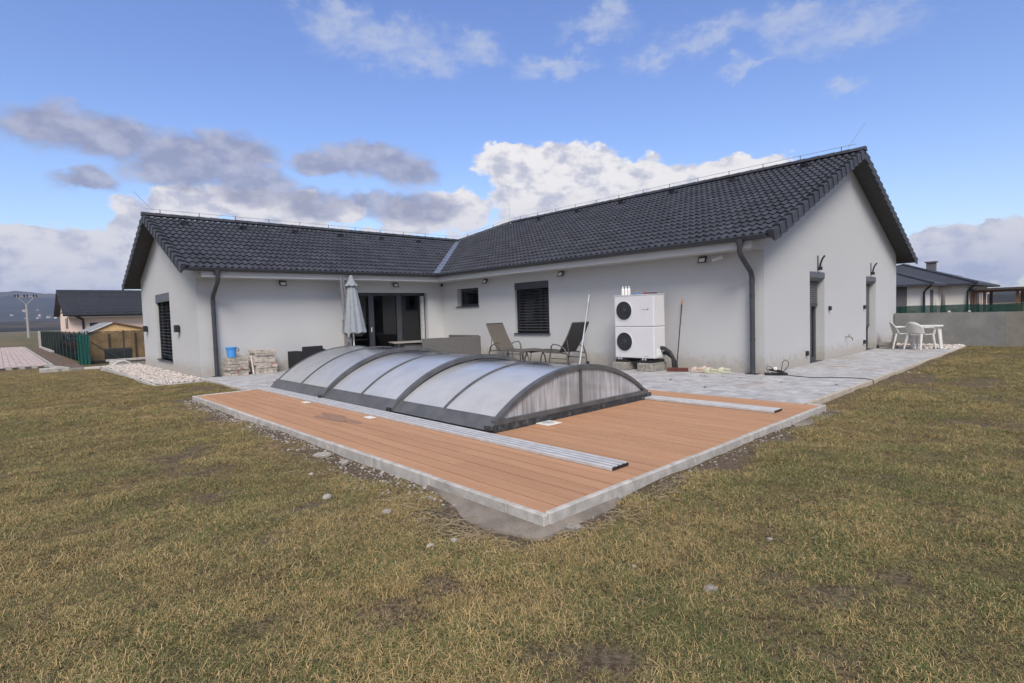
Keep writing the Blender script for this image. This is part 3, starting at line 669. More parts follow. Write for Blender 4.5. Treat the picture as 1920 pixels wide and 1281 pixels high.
def tile_mesh(wd, ln, nseg=12):
    m = MB(); hs = []
    for k in range(nseg + 1):
        ph = (k / nseg * 2) % 1.0
        hs.append(0.034 * (math.sin(math.pi * min(1, ph / 0.55)) if ph < 0.55 else -0.22 * math.sin(math.pi * (ph - 0.55) / 0.45)))
    for k, h in enumerate(hs):
        u = wd * k / nseg; m.v += [(u, 0.004, h - 0.018), (u, 0, h + 0.017), (u, ln, h - 0.022)]
    for k in range(nseg):
        a = 3 * k; m.f += [(a, a + 3, a + 4, a + 1), (a + 1, a + 4, a + 5, a + 2)]; m.rnd += [0, 0]
    return m
slA = nn * (W1 / 2 + EV); slB = nn * (W2 / 2 + EV)
nrA, nrB = 19, 13
eA, eB = (slA - 0.06) / nrA, (slB - 0.06) / nrB
tA = tile_mesh(TW, eA + 0.05); tB = tile_mesh(TW, eB + 0.05)
mA = tA.mesh('roof_tile', 'roof_tile', True); mB_ = tB.mesh('roof_tile', 'roof_tile', True)
cands = []
for r_ in range(nrA):
    for c in range(48):
        u = L1 + OV - 0.12 - TW * (c + 1); O = Vector((u, -EV, ZE)) + VA * (eA * r_ - 0.03); yy = -EV + eA * (r_ + 0.5) / nn
        lim = -yy if yy < W2 / 2 else yy - W2
        if u + TW < lim - 0.05: continue
        cands.append((pxd(*(O + VA * 0.17 + Vector((TW / 2, 0, 0)))), 'A', O, u < lim + 0.35))
for r_ in range(nrB):
    for c in range(40):
        y = -L2 - OV + 0.12 + TW * c; O = Vector((EV, y, ZE)) + VB * (eB * r_ - 0.03); xx = EV - eB * (r_ + 0.5) / nn
        if y > -xx + 0.05: continue
        cands.append((pxd(*(O + VB * 0.17 + Vector((0, TW / 2, 0)))), 'B', O, y + TW > -xx - 0.35))
cands.sort(key=lambda q: q[0] + (1000 if q[3] else 0))
def basis(U, V, N, O):
    Mx = Matrix.Identity(4)
    for i, v in enumerate((U, V, N, O)):
        for k in range(3): Mx[k][i] = v[k]
    return Mx
UX, UY = Vector((1, 0, 0)), Vector((0, 1, 0))
random.seed(9)
jA, jB = MB(), MB()
for i, (d, s_, O, edge_) in enumerate(cands):
    U, V, N, me_, tm = (UX, VA, NA, mA, tA) if s_ == 'A' else (UY, VB, NB, mB_, tB)
    if i < 300:
        o = link('roof_tile', me_, roof); o.matrix_local = basis(U, V, N, O + N * random.uniform(0, 0.004))
    else:
        j = jA if s_ == 'A' else jB; j.add([O + U * p[0] + V * p[1] + N * p[2] for p in tm.v], tm.f, random.random())
for nm, j in (('A', jA), ('B', jB)):
    me_ = j.mesh('farther_roof_tiles', 'roof_tile', True); bm = bmesh.new(); bm.from_mesh(me_)
    cut = lambda co, no: bmesh.ops.bisect_plane(bm, geom=bm.verts[:] + bm.edges[:] + bm.faces[:], plane_co=co, plane_no=no, clear_inner=True)
    if nm == 'A':
        # keep x >= -y near the valley (below left ridge) and x >= y - W2 above it
        cut((0.02, 0.02, 0), (1, 1, 0)); cut((-W2 / 2, W2 / 2, 0), (1, -1, 0))
    else: cut((-0.02, -0.02, 0), (-1, -1, 0))
    bm.to_mesh(me_); bm.free(); struct(link('farther_roof_tiles', me_, roof), 'stuff')
# the far slopes get simple courses
# verge tiles along the gables
def verge_mesh(ln, flip):
    m = MB(); s_ = -1 if flip else 1
    pr = [(-0.15, 0.010), (-0.11, 0.036), (-0.06, 0.044), (-0.008, 0.036), (0.0, 0.012), (0.0, -0.19)]
    for v, lift in ((0, 0.012), (ln, -0.040)):
        for (u, h) in pr: m.v.append((s_ * u + s_ * (0.012 if v == 0 else -0.006) * (u > -0.02), v - (0.02 if (v == 0 and h < 0) else 0), h + lift + 0.018))
        m.v.append((s_ * -0.014, v, -0.172 + lift))
    n = len(pr) + 1
    for k in range(n - 1): m.f.append((k, k + 1, n + k + 1, n + k) if not flip else (k + 1, k, n + k, n + k + 1)); m.rnd.append(0)
    m.f.append(tuple(range(n)) if flip else tuple(reversed(range(n)))); m.rnd.append(0)
    return m
vmeshes = {}
def verges(O, U, V, N, n, ex, flip, key):
    me_ = verge_mesh(ex + 0.03, flip).mesh('verge_tile', 'roof_tile')
    for r_ in range(n):
        o = link('verge_tile', me_, roof); o.matrix_local = basis(U, V, N, Vector(O) + V * (ex * r_ - 0.03))
verges((L1 + OV, -EV, ZE), UX, VA, NA, nrA, eA, False, 0)
VAb, NAb = Vector((0, -1, PT)) / nn, Vector((0, PT, 1)) / nn
verges((L1 + OV, W1 + EV, ZE), -UX, VAb, NAb, nrA, eA, True, 1)
verges((EV, -L2 - OV, ZE), UY, VB, NB, nrB, eB, True, 2)
VBb, NBb = Vector((1, 0, PT)) / nn, Vector((-PT, 0, 1)) / nn
verges((-W2 - EV, -L2 - OV, ZE), -UY, VBb, NBb, nrB, eB, False, 3)
# ridge and hip caps
rc = MB(); prof = [(math.cos(a) * 0.125, math.sin(a) * 0.10 - 0.035) for a in np.linspace(0.02, math.pi - 0.02, 9)]
for x, sc in ((0, 1.12), (0.40, 0.94)):
    for (yy, zz) in prof: rc.v.append((x, yy * sc, zz * sc))
for k in range(8): rc.f.append((k, 9 + k, 10 + k, k + 1)); rc.rnd.append(0)
rc.f.append(tuple(range(9))); rc.rnd.append(0)
rcm = rc.mesh('ridge_tile', 'roof_tile', True)
def caps(a, b_, n=None):
    a, b_ = Vector(a), Vector(b_); d = (b_ - a); n = n or int(d.length / 0.365); d /= n; dn = d.normalized()
    s_ = dn.cross(Vector((0, 0, 1))).normalized(); up = s_.cross(dn)
    for k in range(n):
        o = link('ridge_tile', rcm, roof); o.matrix_local = basis(dn, -s_, up, a + d * k + Vector((0, 0, 0.03)))
ZR1, ZR2 = pA(0, W1 / 2), pB(-W2 / 2, 0)
caps((L1 + OV + 0.01, W1 / 2, ZR1), (W1 / 2 - W2, W1 / 2, ZR1)); caps((-W2 / 2, -L2 - OV - 0.01, ZR2), (-W2 / 2, W2 / 2, ZR2)); caps((-W2 / 2, W2 / 2, ZR2), (W1 / 2 - W2, W1 / 2, ZR1))
# valley flashing
v = MB(); a, b_ = Vector((EV + 0.03, -EV - 0.03, ZE + 0.005)), Vector((-W2 / 2, W2 / 2, ZR2 + 0.01))
for P in (a, b_): v.v += [P + Vector((0.075, 0.075, 0.052)), P + Vector((0, 0, 0.020)), P + Vector((-0.075, -0.075, 0.052))]
v.f = [(0, 1, 4, 3), (1, 2, 5, 4)]; v.rnd = [0, 0]; v.build('valley_flashing', 'zinc', roof)
# lightning conductor
def conductor(pts, step):
    pts = [Vector(p) for p in pts]; MB().tube([p + Vector((0, 0, 0.20)) for p in pts], 0.006, 5).build('lightning_wire', 'wire', roof)
    hm_ = MB().tube([(0, 0, 0.04), (0, 0, 0.21)], 0.010, 5).box(-0.03, 0.03, -0.02, 0.02, 0.06, 0.085).mesh('wire_holder', 'gutter_grey')
    for p, q_ in zip(pts[:-1], pts[1:]):
        n = max(1, int((q_ - p).length / step))
        for k in range(n): o = link('wire_holder', hm_, roof); o.location = p + (q_ - p) * ((k + 0.35) / n)
conductor([(L1 + OV - 0.2, W1 / 2, ZR1), (W1 / 2 - W2, W1 / 2, ZR1)], 1.02); conductor([(-W2 / 2, -L2 - OV + 0.1, ZR2), (-W2 / 2, W2 / 2, ZR2), (W1 / 2 - W2, W1 / 2, ZR1)], 1.02)
MB().tube([(L1 + 0.05, W1 / 2, ZR1 + 0.16), (L1 + 0.42, W1 / 2 + 0.1, ZR1 + 0.72)], 0.006, 5).build('lightning_rod', 'wire', roof)
MB().tube([(-W2 / 2, -L2 - 0.15, ZR2 + 0.16), (-W2 / 2 - 0.1, -L2 - 0.62, ZR2 + 0.70)], 0.006, 5).build('lightning_rod', 'wire', roof)
MB().tube([(W1 / 2 - W2, W1 / 2, ZR1 + 0.1), (W1 / 2 - W2, W1 / 2, ZR1 + 0.85)], 0.006, 5).build('lightning_rod', 'wire', roof)
# vent tiles
vt = MB().add([(-0.11, 0, 0.0), (0.11, 0, 0.0), (0.09, 0, 0.085), (-0.09, 0, 0.085), (-0.11, 0.26, 0.02), (0.11, 0.26, 0.02)], [(0, 1, 2, 3), (3, 2, 5, 4), (1, 5, 2), (0, 3, 4)]); vtm = vt.mesh('vent_tile', 'roof_tile')
for k in range(6):
    o = link('vent_tile', vtm, roof); o.matrix_local = basis(UX, VA, NA, Vector((10.3 - 1.98 * k, -EV, ZE)) + VA * (eA * (nrA - 2) + 0.03) + NA * 0.03)
for k in range(6):
    o = link('vent_tile', vtm, roof); o.matrix_local = basis(UY, VB, NB, Vector((EV, -7.2 + 1.65 * k, ZE)) + VB * (eB * (nrB - 2) + 0.03) + NB * 0.03)
# gutters and downpipes
def gutter(a, b_, side):
    a, b_, side = Vector(a), Vector(b_), Vector(side); m = MB(); n = 11
    for P in (a, b_):
        for rr in (0.072, 0.066):
            for k in range(n):
                t_ = math.pi * k / (n - 1); m.v.append(P + side * (math.cos(t_) * rr) - Vector((0, 0, math.sin(t_) * rr)))
    for k in range(n - 1): m.f += [(k, k + 1, 2 * n + k + 1, 2 * n + k), (n + k + 1, n + k, 3 * n + k, 3 * n + k + 1), (k, n + k, n + k + 1, k + 1), (2 * n + k + 1, 3 * n + k + 1, 3 * n + k, 2 * n + k)]
    m.f += [(0, 2 * n, 3 * n, n)]
    m.f += [tuple(n + k for k in range(n)), tuple(3 * n + k for k in reversed(range(n)))]
    m.rnd = [0] * len(m.f); o = m.build('gutter', 'gutter_grey', house, True)
    MB().tube([a + side * 0.075, b_ + side * 0.075], 0.011, 6).build('gutter_bead', 'gutter_grey', o)
gz = ZE - 0.025
gutter((EV - 0.02, -EV - 0.035, gz), (L1 + OV - 0.14, -EV - 0.035, gz), (0, -1, 0)); gutter((EV + 0.035, -EV + 0.02, gz - 0.001), (EV + 0.035, -L2 - OV + 0.14, gz - 0.001), (1, 0, 0))
def downpipe(P, out_, dx):
    P, o_ = Vector(P), Vector(out_); d = MB()
    top = P + o_ * (EV + 0.035); wallp = P + o_ * 0.12
    d.tube([top + Vector((0, 0, gz - 0.04)), top + Vector((0, 0, gz - 0.11)), top + Vector((0, 0, gz - 0.17)), top + Vector((0, 0, gz - 0.27)), top - o_ * 0.06 + Vector((0, 0, gz - 0.36)),
            wallp + o_ * 0.06 + Vector((0, 0, gz - 0.66)), wallp + Vector((0, 0, gz - 0.78)), wallp + Vector((0, 0, gz - 0.95)), wallp + Vector((0, 0, 0.01))], [0.085, 0.075, 0.052, 0.052, 0.052, 0.052, 0.052, 0.052, 0.052], 12)
    o = d.build('downpipe', 'gutter_grey', house, True)
    for z in (1.62, 0.72): MB().tube([wallp + Vector((0, 0, z - 0.014)), wallp + Vector((0, 0, z + 0.014))], 0.060, 12).tube([wallp + Vector((0, 0, z)), P + Vector((0, 0, z))], 0.010, 6).build('pipe_bracket', 'anthracite_dull', o)
    MB().tube([wallp + Vector((0, 0, gz - 0.80)), wallp + Vector((0, 0, gz - 0.90))], 0.057, 12).build('pipe_collar', 'gutter_grey', o)
    MB().box(-0.12, 0.12, -0.10, 0.10, 0.002, 0.012, T=lambda x, y, z: wallp + Vector((x, y, z))).build('drain_plate', 'anthracite_dull', o)
downpipe((10.92, 0, 0), (0, -1, 0), 0); downpipe((0, -7.36, 0), (1, 0, 0), 0)
# ---- windows and doors
def glazing(T, u0, u1, z0, z1, dep, name, mull=(), fw=0.075, door=False):
    """frame set back by dep, panes; returns the frame object"""
    e = thing_part(name)
    m = MB()
    def bar(a, b_, c, d, dd=0.0): m.box(a, b_, -dep - 0.07, -dep + dd, c, d, T)
    bar(u0, u0 + fw, z0, z1); bar(u1 - fw, u1, z0, z1); bar(u0 + fw, u1 - fw, z1 - fw, z1, -0.002); bar(u0 + fw, u1 - fw, z0, z0 + fw, -0.002)
    edges = [u0 + fw]
    for (c, wd) in mull: bar(c - wd / 2, c + wd / 2, z0 + fw, z1 - fw, 0.012); edges += [c - wd / 2, c + wd / 2]
    edges.append(u1 - fw)
    fr = m.build(name, 'anthracite', house)
    for a, b_ in zip(edges[::2], edges[1::2]):
        MB().add([T(a, -dep - 0.035, z0 + fw), T(b_, -dep - 0.035, z0 + fw), T(b_, -dep - 0.035, z1 - fw), T(a, -dep - 0.035, z1 - fw)], [(0, 1, 2, 3)]).build('pane', 'window_glass', fr)
    return fr
def thing_part(n): return None
def sill(T, u0, u1, z, fr, out_=0.05):
    MB().box(u0 - 0.035, u1 + 0.035, -0.19, out_, z - 0.035, z - 0.004, T).build('sill', 'anthracite', fr)
def venetian(T, u0, u1, z0, z1, fr, pitch=0.083, tilt=0.6, dep=0.10):
    me_ = None; n = int((z1 - z0) / pitch)
    for k in range(n):
        z = z1 - 0.03 - pitch * k
        c, s_ = math.cos(tilt) * 0.040, math.sin(tilt) * 0.040
        MB().add([T(u0, -dep - c, z + s_), T(u1, -dep - c, z + s_), T(u1, -dep, z + 0.006), T(u0, -dep, z + 0.006), T(u1, -dep + c, z - s_), T(u0, -dep + c, z - s_)], [(0, 1, 2, 3), (3, 2, 4, 5)]).build('slat', 'anthracite_dull', fr)
    MB().box(u0, u0 + 0.03, -dep - 0.03, -dep + 0.03, z0, z1 + 0.1, T).box(u1 - 0.03, u1, -dep - 0.03, -dep + 0.03, z0, z1 + 0.1, T).build('blind_rail', 'anthracite_dull', fr)
# small bathroom window
h = H1[0]; fr = glazing(F1, h[0], h[1], h[2], h[3], 0.17, 'window', fw=0.07); sill(F1, h[0], h[1], h[2] + 0.004, fr)
# bedroom window with lowered blinds
h = H1[1]; fr = glazing(F1, h[0], h[1], h[2], h[3], 0.19, 'window', mull=(((h[0] + h[1]) / 2 + 0.2, 0.11),)); sill(F1, h[0], h[1], h[2] + 0.004, fr)
MB().box(h[0] + 0.004, h[1] - 0.004, -0.165, -0.004, h[3] - 0.20, h[3] - 0.003, F1).build('blind_box', 'anthracite', fr); venetian(F1, h[0] + 0.02, h[1] - 0.02, h[2], h[3] - 0.22, fr)
# left gable window
h = HG2[0]; fr = glazing(FG2, h[0], h[1], h[2], h[3], 0.20, 'window', mull=(((h[0] + h[1]) / 2 + 0.25, 0.11),)); sill(FG2, h[0], h[1], h[2] + 0.004, fr)
MB().box(h[0] + 0.004, h[1] - 0.004, -0.185, -0.004, h[3] - 0.25, h[3] - 0.003, FG2).build('blind_box', 'shutter_grey', fr); venetian(FG2, h[0] + 0.02, h[1] - 0.02, h[2], h[3] - 0.27, fr, 0.10, 0.25)
# sliding patio door
h = H2[0]; fr = glazing(F2, h[0], h[1], h[2], h[3], 0.18, 'patio_door', mull=((L2 - 2.68, 0.17), (L2 - 1.66, 0.17)), fw=0.085)
MB().box(L2 - 2.72, L2 - 2.70, -0.165, -0.13, 0.95, 1.10, F2).build('handle', 'led_white', fr)
MB().box(h[1] - 0.20, h[1] - 0.088, -0.185, -0.10, 0.06, 2.1, F2).build('screen_frame', 'rail_alu', fr)
MB().box(h[0] + 0.002, h[1] - 0.002, -0.30, -0.02, -0.03, 0.004, F2).build('threshold', 'anthracite', fr)
# gable doors with roller shutters
for i, (h, zs) in enumerate(zip(HG1, (1.36, 0.74))):
    fr = glazing(FG1, h[0], h[1], h[2], h[3], 0.20, 'garden_door', fw=0.09)
    fr['label'] = 'nearer garden door with its shutter half lowered' if i == 0 else 'farther garden door with its shutter mostly lowered'
    bx = MB().prism([(-0.195, h[3] - 0.002), (-0.002, h[3] - 0.002), (0.012, h[3] - 0.03), (0.012, h[3] - 0.14), (-0.07, h[3] - 0.215), (-0.195, h[3] - 0.215)], h[0] + 0.003, h[1] - 0.003, lambda p, u: FG1(u, p[0], p[1])).build('shutter_box', 'shutter_grey', fr)
    z = h[3] - 0.22
    while z - 0.055 > zs:
        MB().prism([(-0.175, z), (-0.158, z - 0.004), (-0.153, z - 0.026), (-0.160, z - 0.048), (-0.175, z - 0.052)], h[0] + 0.02, h[1] - 0.02, lambda p, u: FG1(u, p[0], p[1])).build('shutter_slat', 'shutter_grey', fr); z -= 0.055
    MB().box(h[0] + 0.02, h[1] - 0.02, -0.18, -0.15, z - 0.06, z - 0.001, FG1).build('shutter_bar', 'anthracite', fr)
    MB().box(h[0] + 0.0, h[1], -0.34, -0.02, -0.03, 0.004, FG1).build('threshold', 'gutter_grey', fr)
    MB().box(h[0] + 0.10, h[0] + 0.12, -0.19, -0.15, 0.98, 1.12, FG1).build('handle', 'led_white', fr)
    cu_ = MB(); nC = 40
    for k in range(nC + 1):
        u = h[0] + 0.28 + 0.62 * k / nC
        d = -0.40 + 0.035 * math.sin(k * 1.3) + 0.01 * math.sin(k * 2.9)
        cu_.v += [FG1(u + 0.12 * math.sin(1.0), d, 0.05), FG1(u, d * 1.02, 1.2), FG1(u - 0.05, d, 2.15)]
    for k in range(nC):
        for j in range(2): cu_.f.append((3 * k + j, 3 * k + 3 + j, 3 * k + 4 + j, 3 * k + 1 + j)); cu_.rnd.append(0)
    cu_.build('curtain', 'curtain', fr, True)
# ------------------------------------------------------------------ pool enclosure
CY = (PY0 + PY1) / 2
enc = thing('pool_enclosure', 'low arched telescopic pool cover of milky polycarbonate panels in dark frames', 'pool cover', ((PX[0] + PX[-1]) / 2, CY, 0))
EX = (PX[0] + PX[-1]) / 2
def arcpt(hw, ap, z0, t):      # t -1..1 along the arc
    s_ = ap - z0; Rr = (hw * hw + s_ * s_) / (2 * s_); th = math.asin(min(1, hw / Rr)) * t
    return (Rr * math.sin(th), ap - Rr + Rr * math.cos(th))
def arch(m, x0, x1, hw, ap, z0, th, n=36):
    """rectangular section swept over the arc (local to the enclosure)"""
    k0 = len(m.v)
    for i in range(n + 1):
        y, z = arcpt(hw, ap, z0, -1 + 2 * i / n); y2, z2 = arcpt(hw - th, ap - th, z0, -1 + 2 * i / n)
        m.v += [(x0 - EX, y, z), (x1 - EX, y, z), (x1 - EX, y2, z2), (x0 - EX, y2, z2)]
    for i in range(n):
        for k in range(4): m.f.append((k0 + 4 * i + k, k0 + 4 * i + (k + 1) % 4, k0 + 4 * i + 4 + (k + 1) % 4, k0 + 4 * i + 4 + k)); m.rnd.append(0)
    m.f += [(k0, k0 + 3, k0 + 2, k0 + 1), (k0 + 4 * n, k0 + 4 * n + 1, k0 + 4 * n + 2, k0 + 4 * n + 3)]; m.rnd += [0, 0]
    return m
SEG = [(PX[0], PX[1] + 0.06, 1.745, 0.79), (PX[1] - 0.02, PX[2] + 0.06, 1.700, 0.725), (PX[2] - 0.02, PX[3], 1.655, 0.655)]
for i, (x0, x1, hw, ap) in enumerate(SEG):
    z0 = 0.055
    xm = (x0 + x1) / 2
    arch(MB(), x0, x0 + 0.075, hw - 0.004, ap - 0.004, z0, 0.05).build('frame_arch', 'cover_frame', enc, True)
    arch(MB(), x1 - 0.085, x1, hw + 0.014, ap + 0.014, z0, 0.062).build('frame_arch', 'cover_frame', enc, True)
    arch(MB(), xm - 0.024, xm + 0.024, hw + 0.006, ap + 0.006, z0, 0.04).build('frame_rib', 'cover_frame', enc, True)
    for (a, b_) in ((x0 + 0.06, xm - 0.02), (xm + 0.02, x1 - 0.07)):
        m = MB(); n = 30
        for r_ in range(n + 1):
            y, z = arcpt(hw - 0.012, ap - 0.012, z0, -1 + 2 * r_ / n); m.v += [(a - EX, y, z), (b_ - EX, y, z)]
        for r_ in range(n): m.f.append((2 * r_, 2 * r_ + 1, 2 * r_ + 3, 2 * r_ + 2)); m.rnd.append(0)
        m.build('panel', 'polycarbonate', enc, True)
    for s_ in (-1, 1):
        yb, zb = arcpt(hw, ap, z0, 0.905)
        pr = [(s_ * (hw + 0.030), 0.034), (s_ * (hw - 0.03), 0.034), (s_ * (yb - 0.03), zb - 0.005), (s_ * (yb + 0.012), zb + 0.012)]
        MB().prism(pr, x0 + 0.002 - EX, x1 - 0.002 - EX, lambda p, u: (u, p[0], p[1])).build('base_rail', 'cover_frame', enc)
        MB().box(x1 - 0.09 - EX, x1 + 0.004 - EX, s_ * (hw + 0.022) - 0.02, s_ * (hw + 0.022) + 0.016, 0.034, 0.085).build('roller_shoe', 'rubber', enc)
def end_wall(xe, hw, ap, si):
    zb = 0.135; n = 22
    def prof(lim0, lim1):
        pts = []
        for i in range(n + 1):
            t_ = lim0 + (lim1 - lim0) * i / n; y, z = arcpt(hw - 0.045, ap - 0.045, 0.055, t_)
            if z > zb: pts.append((y, z))
        return pts
    for lo, hi, sgn in ((-0.93, -0.012, -1), (0.012, 0.93, 1)):
        pts = prof(lo, hi)
        yc = arcpt(hw - 0.045, ap, 0.055, lo if sgn > 0 else hi)[0]
        poly = ([(pts[0][0], zb)] if abs(pts[0][1] - zb) > 0.004 else []) + pts + ([(pts[-1][0], zb)] if abs(pts[-1][1] - zb) > 0.004 else [])
        MB().add([(xe - 0.03 * si - EX, y, z) for y, z in poly], [tuple(range(len(poly)))]).build('end_panel', 'polycarbonate_end', enc)
    MB().box(xe - 0.055 * si - EX, xe - 0.004 * si - EX, -0.018, 0.018, zb, ap - 0.05).build('end_post', 'cover_frame', enc)
    ye = hw - 0.20
    MB().box(xe - 0.06 * si - EX, xe + 0.006 * si - EX, -hw + 0.05, hw - 0.05, 0.082, 0.140).build('end_rail', 'cover_frame', enc)
    MB().prism([(-0.05 * si, 0.002), (0.030 * si, 0.002), (0.012 * si, 0.081), (-0.045 * si, 0.081)], -hw + 0.02, hw - 0.02, lambda p, u: (xe + p[0] - EX, u, p[1])).build('rubber_skirt', 'rubber', enc)
end_wall(PX[3], 1.655, 0.655, 1); end_wall(PX[0], 1.745, 0.79, -1)
def rail(name_label, y0, y1):
    e = thing('sliding_rail', name_label, 'rail', (XD0 + 4.5, (y0 + y1) / 2, 0.0), group='aluminium rails of the pool cover')
    hw = (y1 - y0) / 2; a, b_ = 4.0 - XD0 - 4.5, 12.955 - XD0 - 4.5
    MB().box(a, b_, -hw + 0.03, hw - 0.03, 0.0035, 0.0275).build('groove_shade', 'black_plastic', e)  # raised black fill stands in for the shade of deep grooves between tracks
    for k in range(4):
        c = -hw + hw * 2 * (k + 0.5) / 4; ww = hw / 4 - 0.012
        MB().prism([(c - ww, 0.0045), (c + ww, 0.0045), (c + ww, 0.031), (c + ww * 0.7, 0.036), (c - ww * 0.7, 0.036), (c - ww, 0.031)], a + 0.003, b_ - 0.003, lambda p, u: (u, p[0], p[1])).build('track', 'rail_alu', e)
        MB().prism([(c - ww * 0.8, 0.008), (c + ww * 0.8, 0.008), (c + ww * 0.6, 0.033), (c - ww * 0.6, 0.033)], b_ + 0.0002, b_ + 0.006, lambda p, u: (u, p[0], p[1])).build('end_cap', 'black_plastic', e)
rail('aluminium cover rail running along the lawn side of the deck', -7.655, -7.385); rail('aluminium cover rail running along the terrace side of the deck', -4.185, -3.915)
def lid(x, y, sx, sy, label, disc=False, rz=0.0):
    e = thing('skimmer_lid', label, 'lid', (x, y, 0.0015), rz); bev(MB().box(-sx, sx, -sy, sy, 0.0, 0.012).build('lid_plate', 'lid', e), 0.004, 1)
    if disc: MB().lathe([(0.078, 0.012), (0.078, 0.0145), (0.0, 0.0145)], 24, caps=False).build('lid_disc', 'rail_alu', e)
lid(6.66, -7.73, 0.09, 0.052, 'small cream lid in the planks nearest the far end of the cover', rz=0.0); lid(8.85, -7.73, 0.09, 0.052, 'small cream lid in the planks beside the middle of the cover')
lid(11.09, -6.47, 0.125, 0.125, 'square white skimmer lid with grey disc before the end of the cover', True)

# ------------------------------------------------------------------ things on the walls
def floodlight(T, u, z, label):
    P = T(u, 0, z); U = T(u + 1, 0, z) - P; N = T(u, 1, z) - P
    e = thing('floodlight', label, 'floodlight', P, 0, 'floodlights under the eaves')
    L = lambda a, d, z_: U * a + N * d + Vector((0, 0, z_))
    tl = lambda a, d, z_: L(a, 0.05 + d * math.cos(0.45) + z_ * math.sin(0.45) * -1 + 0.02, z_ * math.cos(0.45) - d * math.sin(0.45))
    bev(MB().box(-0.10, 0.10, 0.0, 0.035, -0.075, 0.075, tl).build('housing', 'black_plastic', e), 0.006, 1); MB().box(-0.068, 0.068, 0.035, 0.038, -0.045, 0.045, tl).build('lens', 'led_white', e)
    MB().box(-0.05, 0.05, 0.0, 0.07, -0.015, 0.015, L).build('bracket', 'black_plastic', e)
floodlight(F1, 2.424, 2.46, 'floodlight above the small bathroom window'); floodlight(F1, 5.645, 2.46, 'floodlight up right of the window with lowered blinds'); floodlight(F1, 9.815, 2.46, 'floodlight beside the white security camera')
floodlight(F2, L2 - 5.535, 2.46, 'floodlight above the stacked packs on the left wing'); floodlight(F2, L2 - 1.899, 2.46, 'floodlight above the sliding patio door')
e = thing('security_camera', 'white bullet security camera under the eaves by the right downpipe', 'camera', (10.26, 0, 2.545))
MB().tube([(0, -0.06, 0.0), (0, -0.06, -0.035)], 0.04, 12).tube([(0, -0.06, -0.03), (-0.02, -0.10, -0.08)], 0.014, 8).build('mount', 'white_metal', e)
MB().tube([(0.03, -0.10, -0.075), (-0.17, -0.20, -0.135)], 0.040, 12).build('body', 'white_metal', e, True); MB().tube([(-0.1715, -0.2008, -0.1355), (-0.178, -0.204, -0.1373)], 0.033, 12).build('lens', 'black_plastic', e)
e = thing('motion_sensor', 'small dark motion sensor high in the inner wall corner', 'sensor', (0, 0, 2.47)); bev(MB().box(0.004, 0.06, -0.06, -0.004, -0.05, 0.05).build('housing', 'gutter_grey', e), 0.008, 1); MB().box(0.02, 0.075, -0.075, -0.02, -0.03, 0.01).build('lens', 'black_plastic', e)
for x, lb in ((-6.49, 'black cube wall lamp far left of the gable window'), (-1.96, 'black cube wall lamp right of the gable window')):
    e = thing('wall_lamp', lb, 'lamp', (x, -L2, 1.27), 0, 'cube lamps on the left gable'); bev(MB().box(-0.10, 0.10, -0.13, -0.03, -0.10, 0.10).build('shade', 'black_plastic', e), 0.006, 1); MB().box(-0.07, 0.07, -0.03, -0.002, -0.07, 0.07).build('wall_plate', 'black_plastic', e)
for y, lb in ((3.08, 'curved black wall light above the nearer garden door'), (7.52, 'curved black wall light above the farther garden door')):
    e = thing('wall_light', lb, 'lamp', (L1, y, 2.23), 0, 'curved lights on the right gable')
    MB().tube([(0.05, 0, 0.02), (0.065, 0.0, 0.14), (0.10, 0.01, 0.25), (0.155, 0.02, 0.33)], 0.034, 8, flat=(1.0, 0.55)).build('arm', 'black_plastic', e, True)
    MB().box(0.002, 0.014, -0.03, 0.03, -0.02, 0.34).build('wall_plate', 'gutter_grey', e); MB().box(0.014, 0.10, -0.035, 0.035, -0.01, 0.07).build('base', 'black_plastic', e)
for y, z, lb in ((3.868, 1.29, 'dark switch box right of the nearer garden door'), (6.807, 1.276, 'dark switch box left of the farther garden door'), (2.30, 0.262, 'black outdoor socket low left of the nearer garden door'), (6.81, 0.272, 'black outdoor socket low left of the farther garden door')):
    e = thing('wall_socket', lb, 'socket', (L1, y, z), 0, 'boxes on the right gable'); bev(MB().box(0.002, 0.055, -0.045, 0.045, -0.055, 0.055).build('box', 'black_plastic', e), 0.008, 1); MB().box(0.055, 0.062, -0.036, 0.036, -0.045, 0.03).build('flap', 'anthracite_dull', e)
e = thing('garden_tap', 'small brass garden tap on the gable between the doors', 'tap', (L1, 5.17, 0.5))
MB().tube([(0.0, 0, 0), (0.11, 0, 0), (0.15, 0.02, -0.02), (0.16, 0.06, -0.09)], 0.014, 8).build('spout', 'brass', e, True); MB().tube([(0.09, 0, 0.0), (0.09, 0, 0.05)], 0.009, 6).tube([(0.09, -0.055, 0.055), (0.09, 0.055, 0.055)], 0.010, 6).build('handle', 'brass', e)

# ------------------------------------------------------------------ heat pump and what stands on it
hx0, hx1, hy0, hy1, hz0, hz1 = 7.915, 8.985, -0.74, -0.28, 0.285, 1.735
e = thing('heat_pump', 'white twin-fan heat pump on concrete blocks against the wall', 'heat pump', ((hx0 + hx1) / 2, (hy0 + hy1) / 2, 0))
hx, hy = (hx0 + hx1) / 2, (hy0 + hy1) / 2
zc = 1.010
bev(MB().box(hx0 - hx, hx1 - hx, hy0 - hy, hy1 - hy, hz0, zc - 0.002).build('lower_casing', 'white_metal', e), 0.02, 3); bev(MB().box(hx0 - hx, hx1 - hx, hy0 - hy, hy1 - hy, zc + 0.002, hz1).build('upper_casing', 'white_metal', e), 0.02, 3)
MB().box(hx0 - hx - 0.008, hx1 - hx + 0.008, hy0 - hy - 0.008, hy1 - hy + 0.008, hz1 - 0.004, hz1 + 0.014).build('lid', 'white_metal', e)
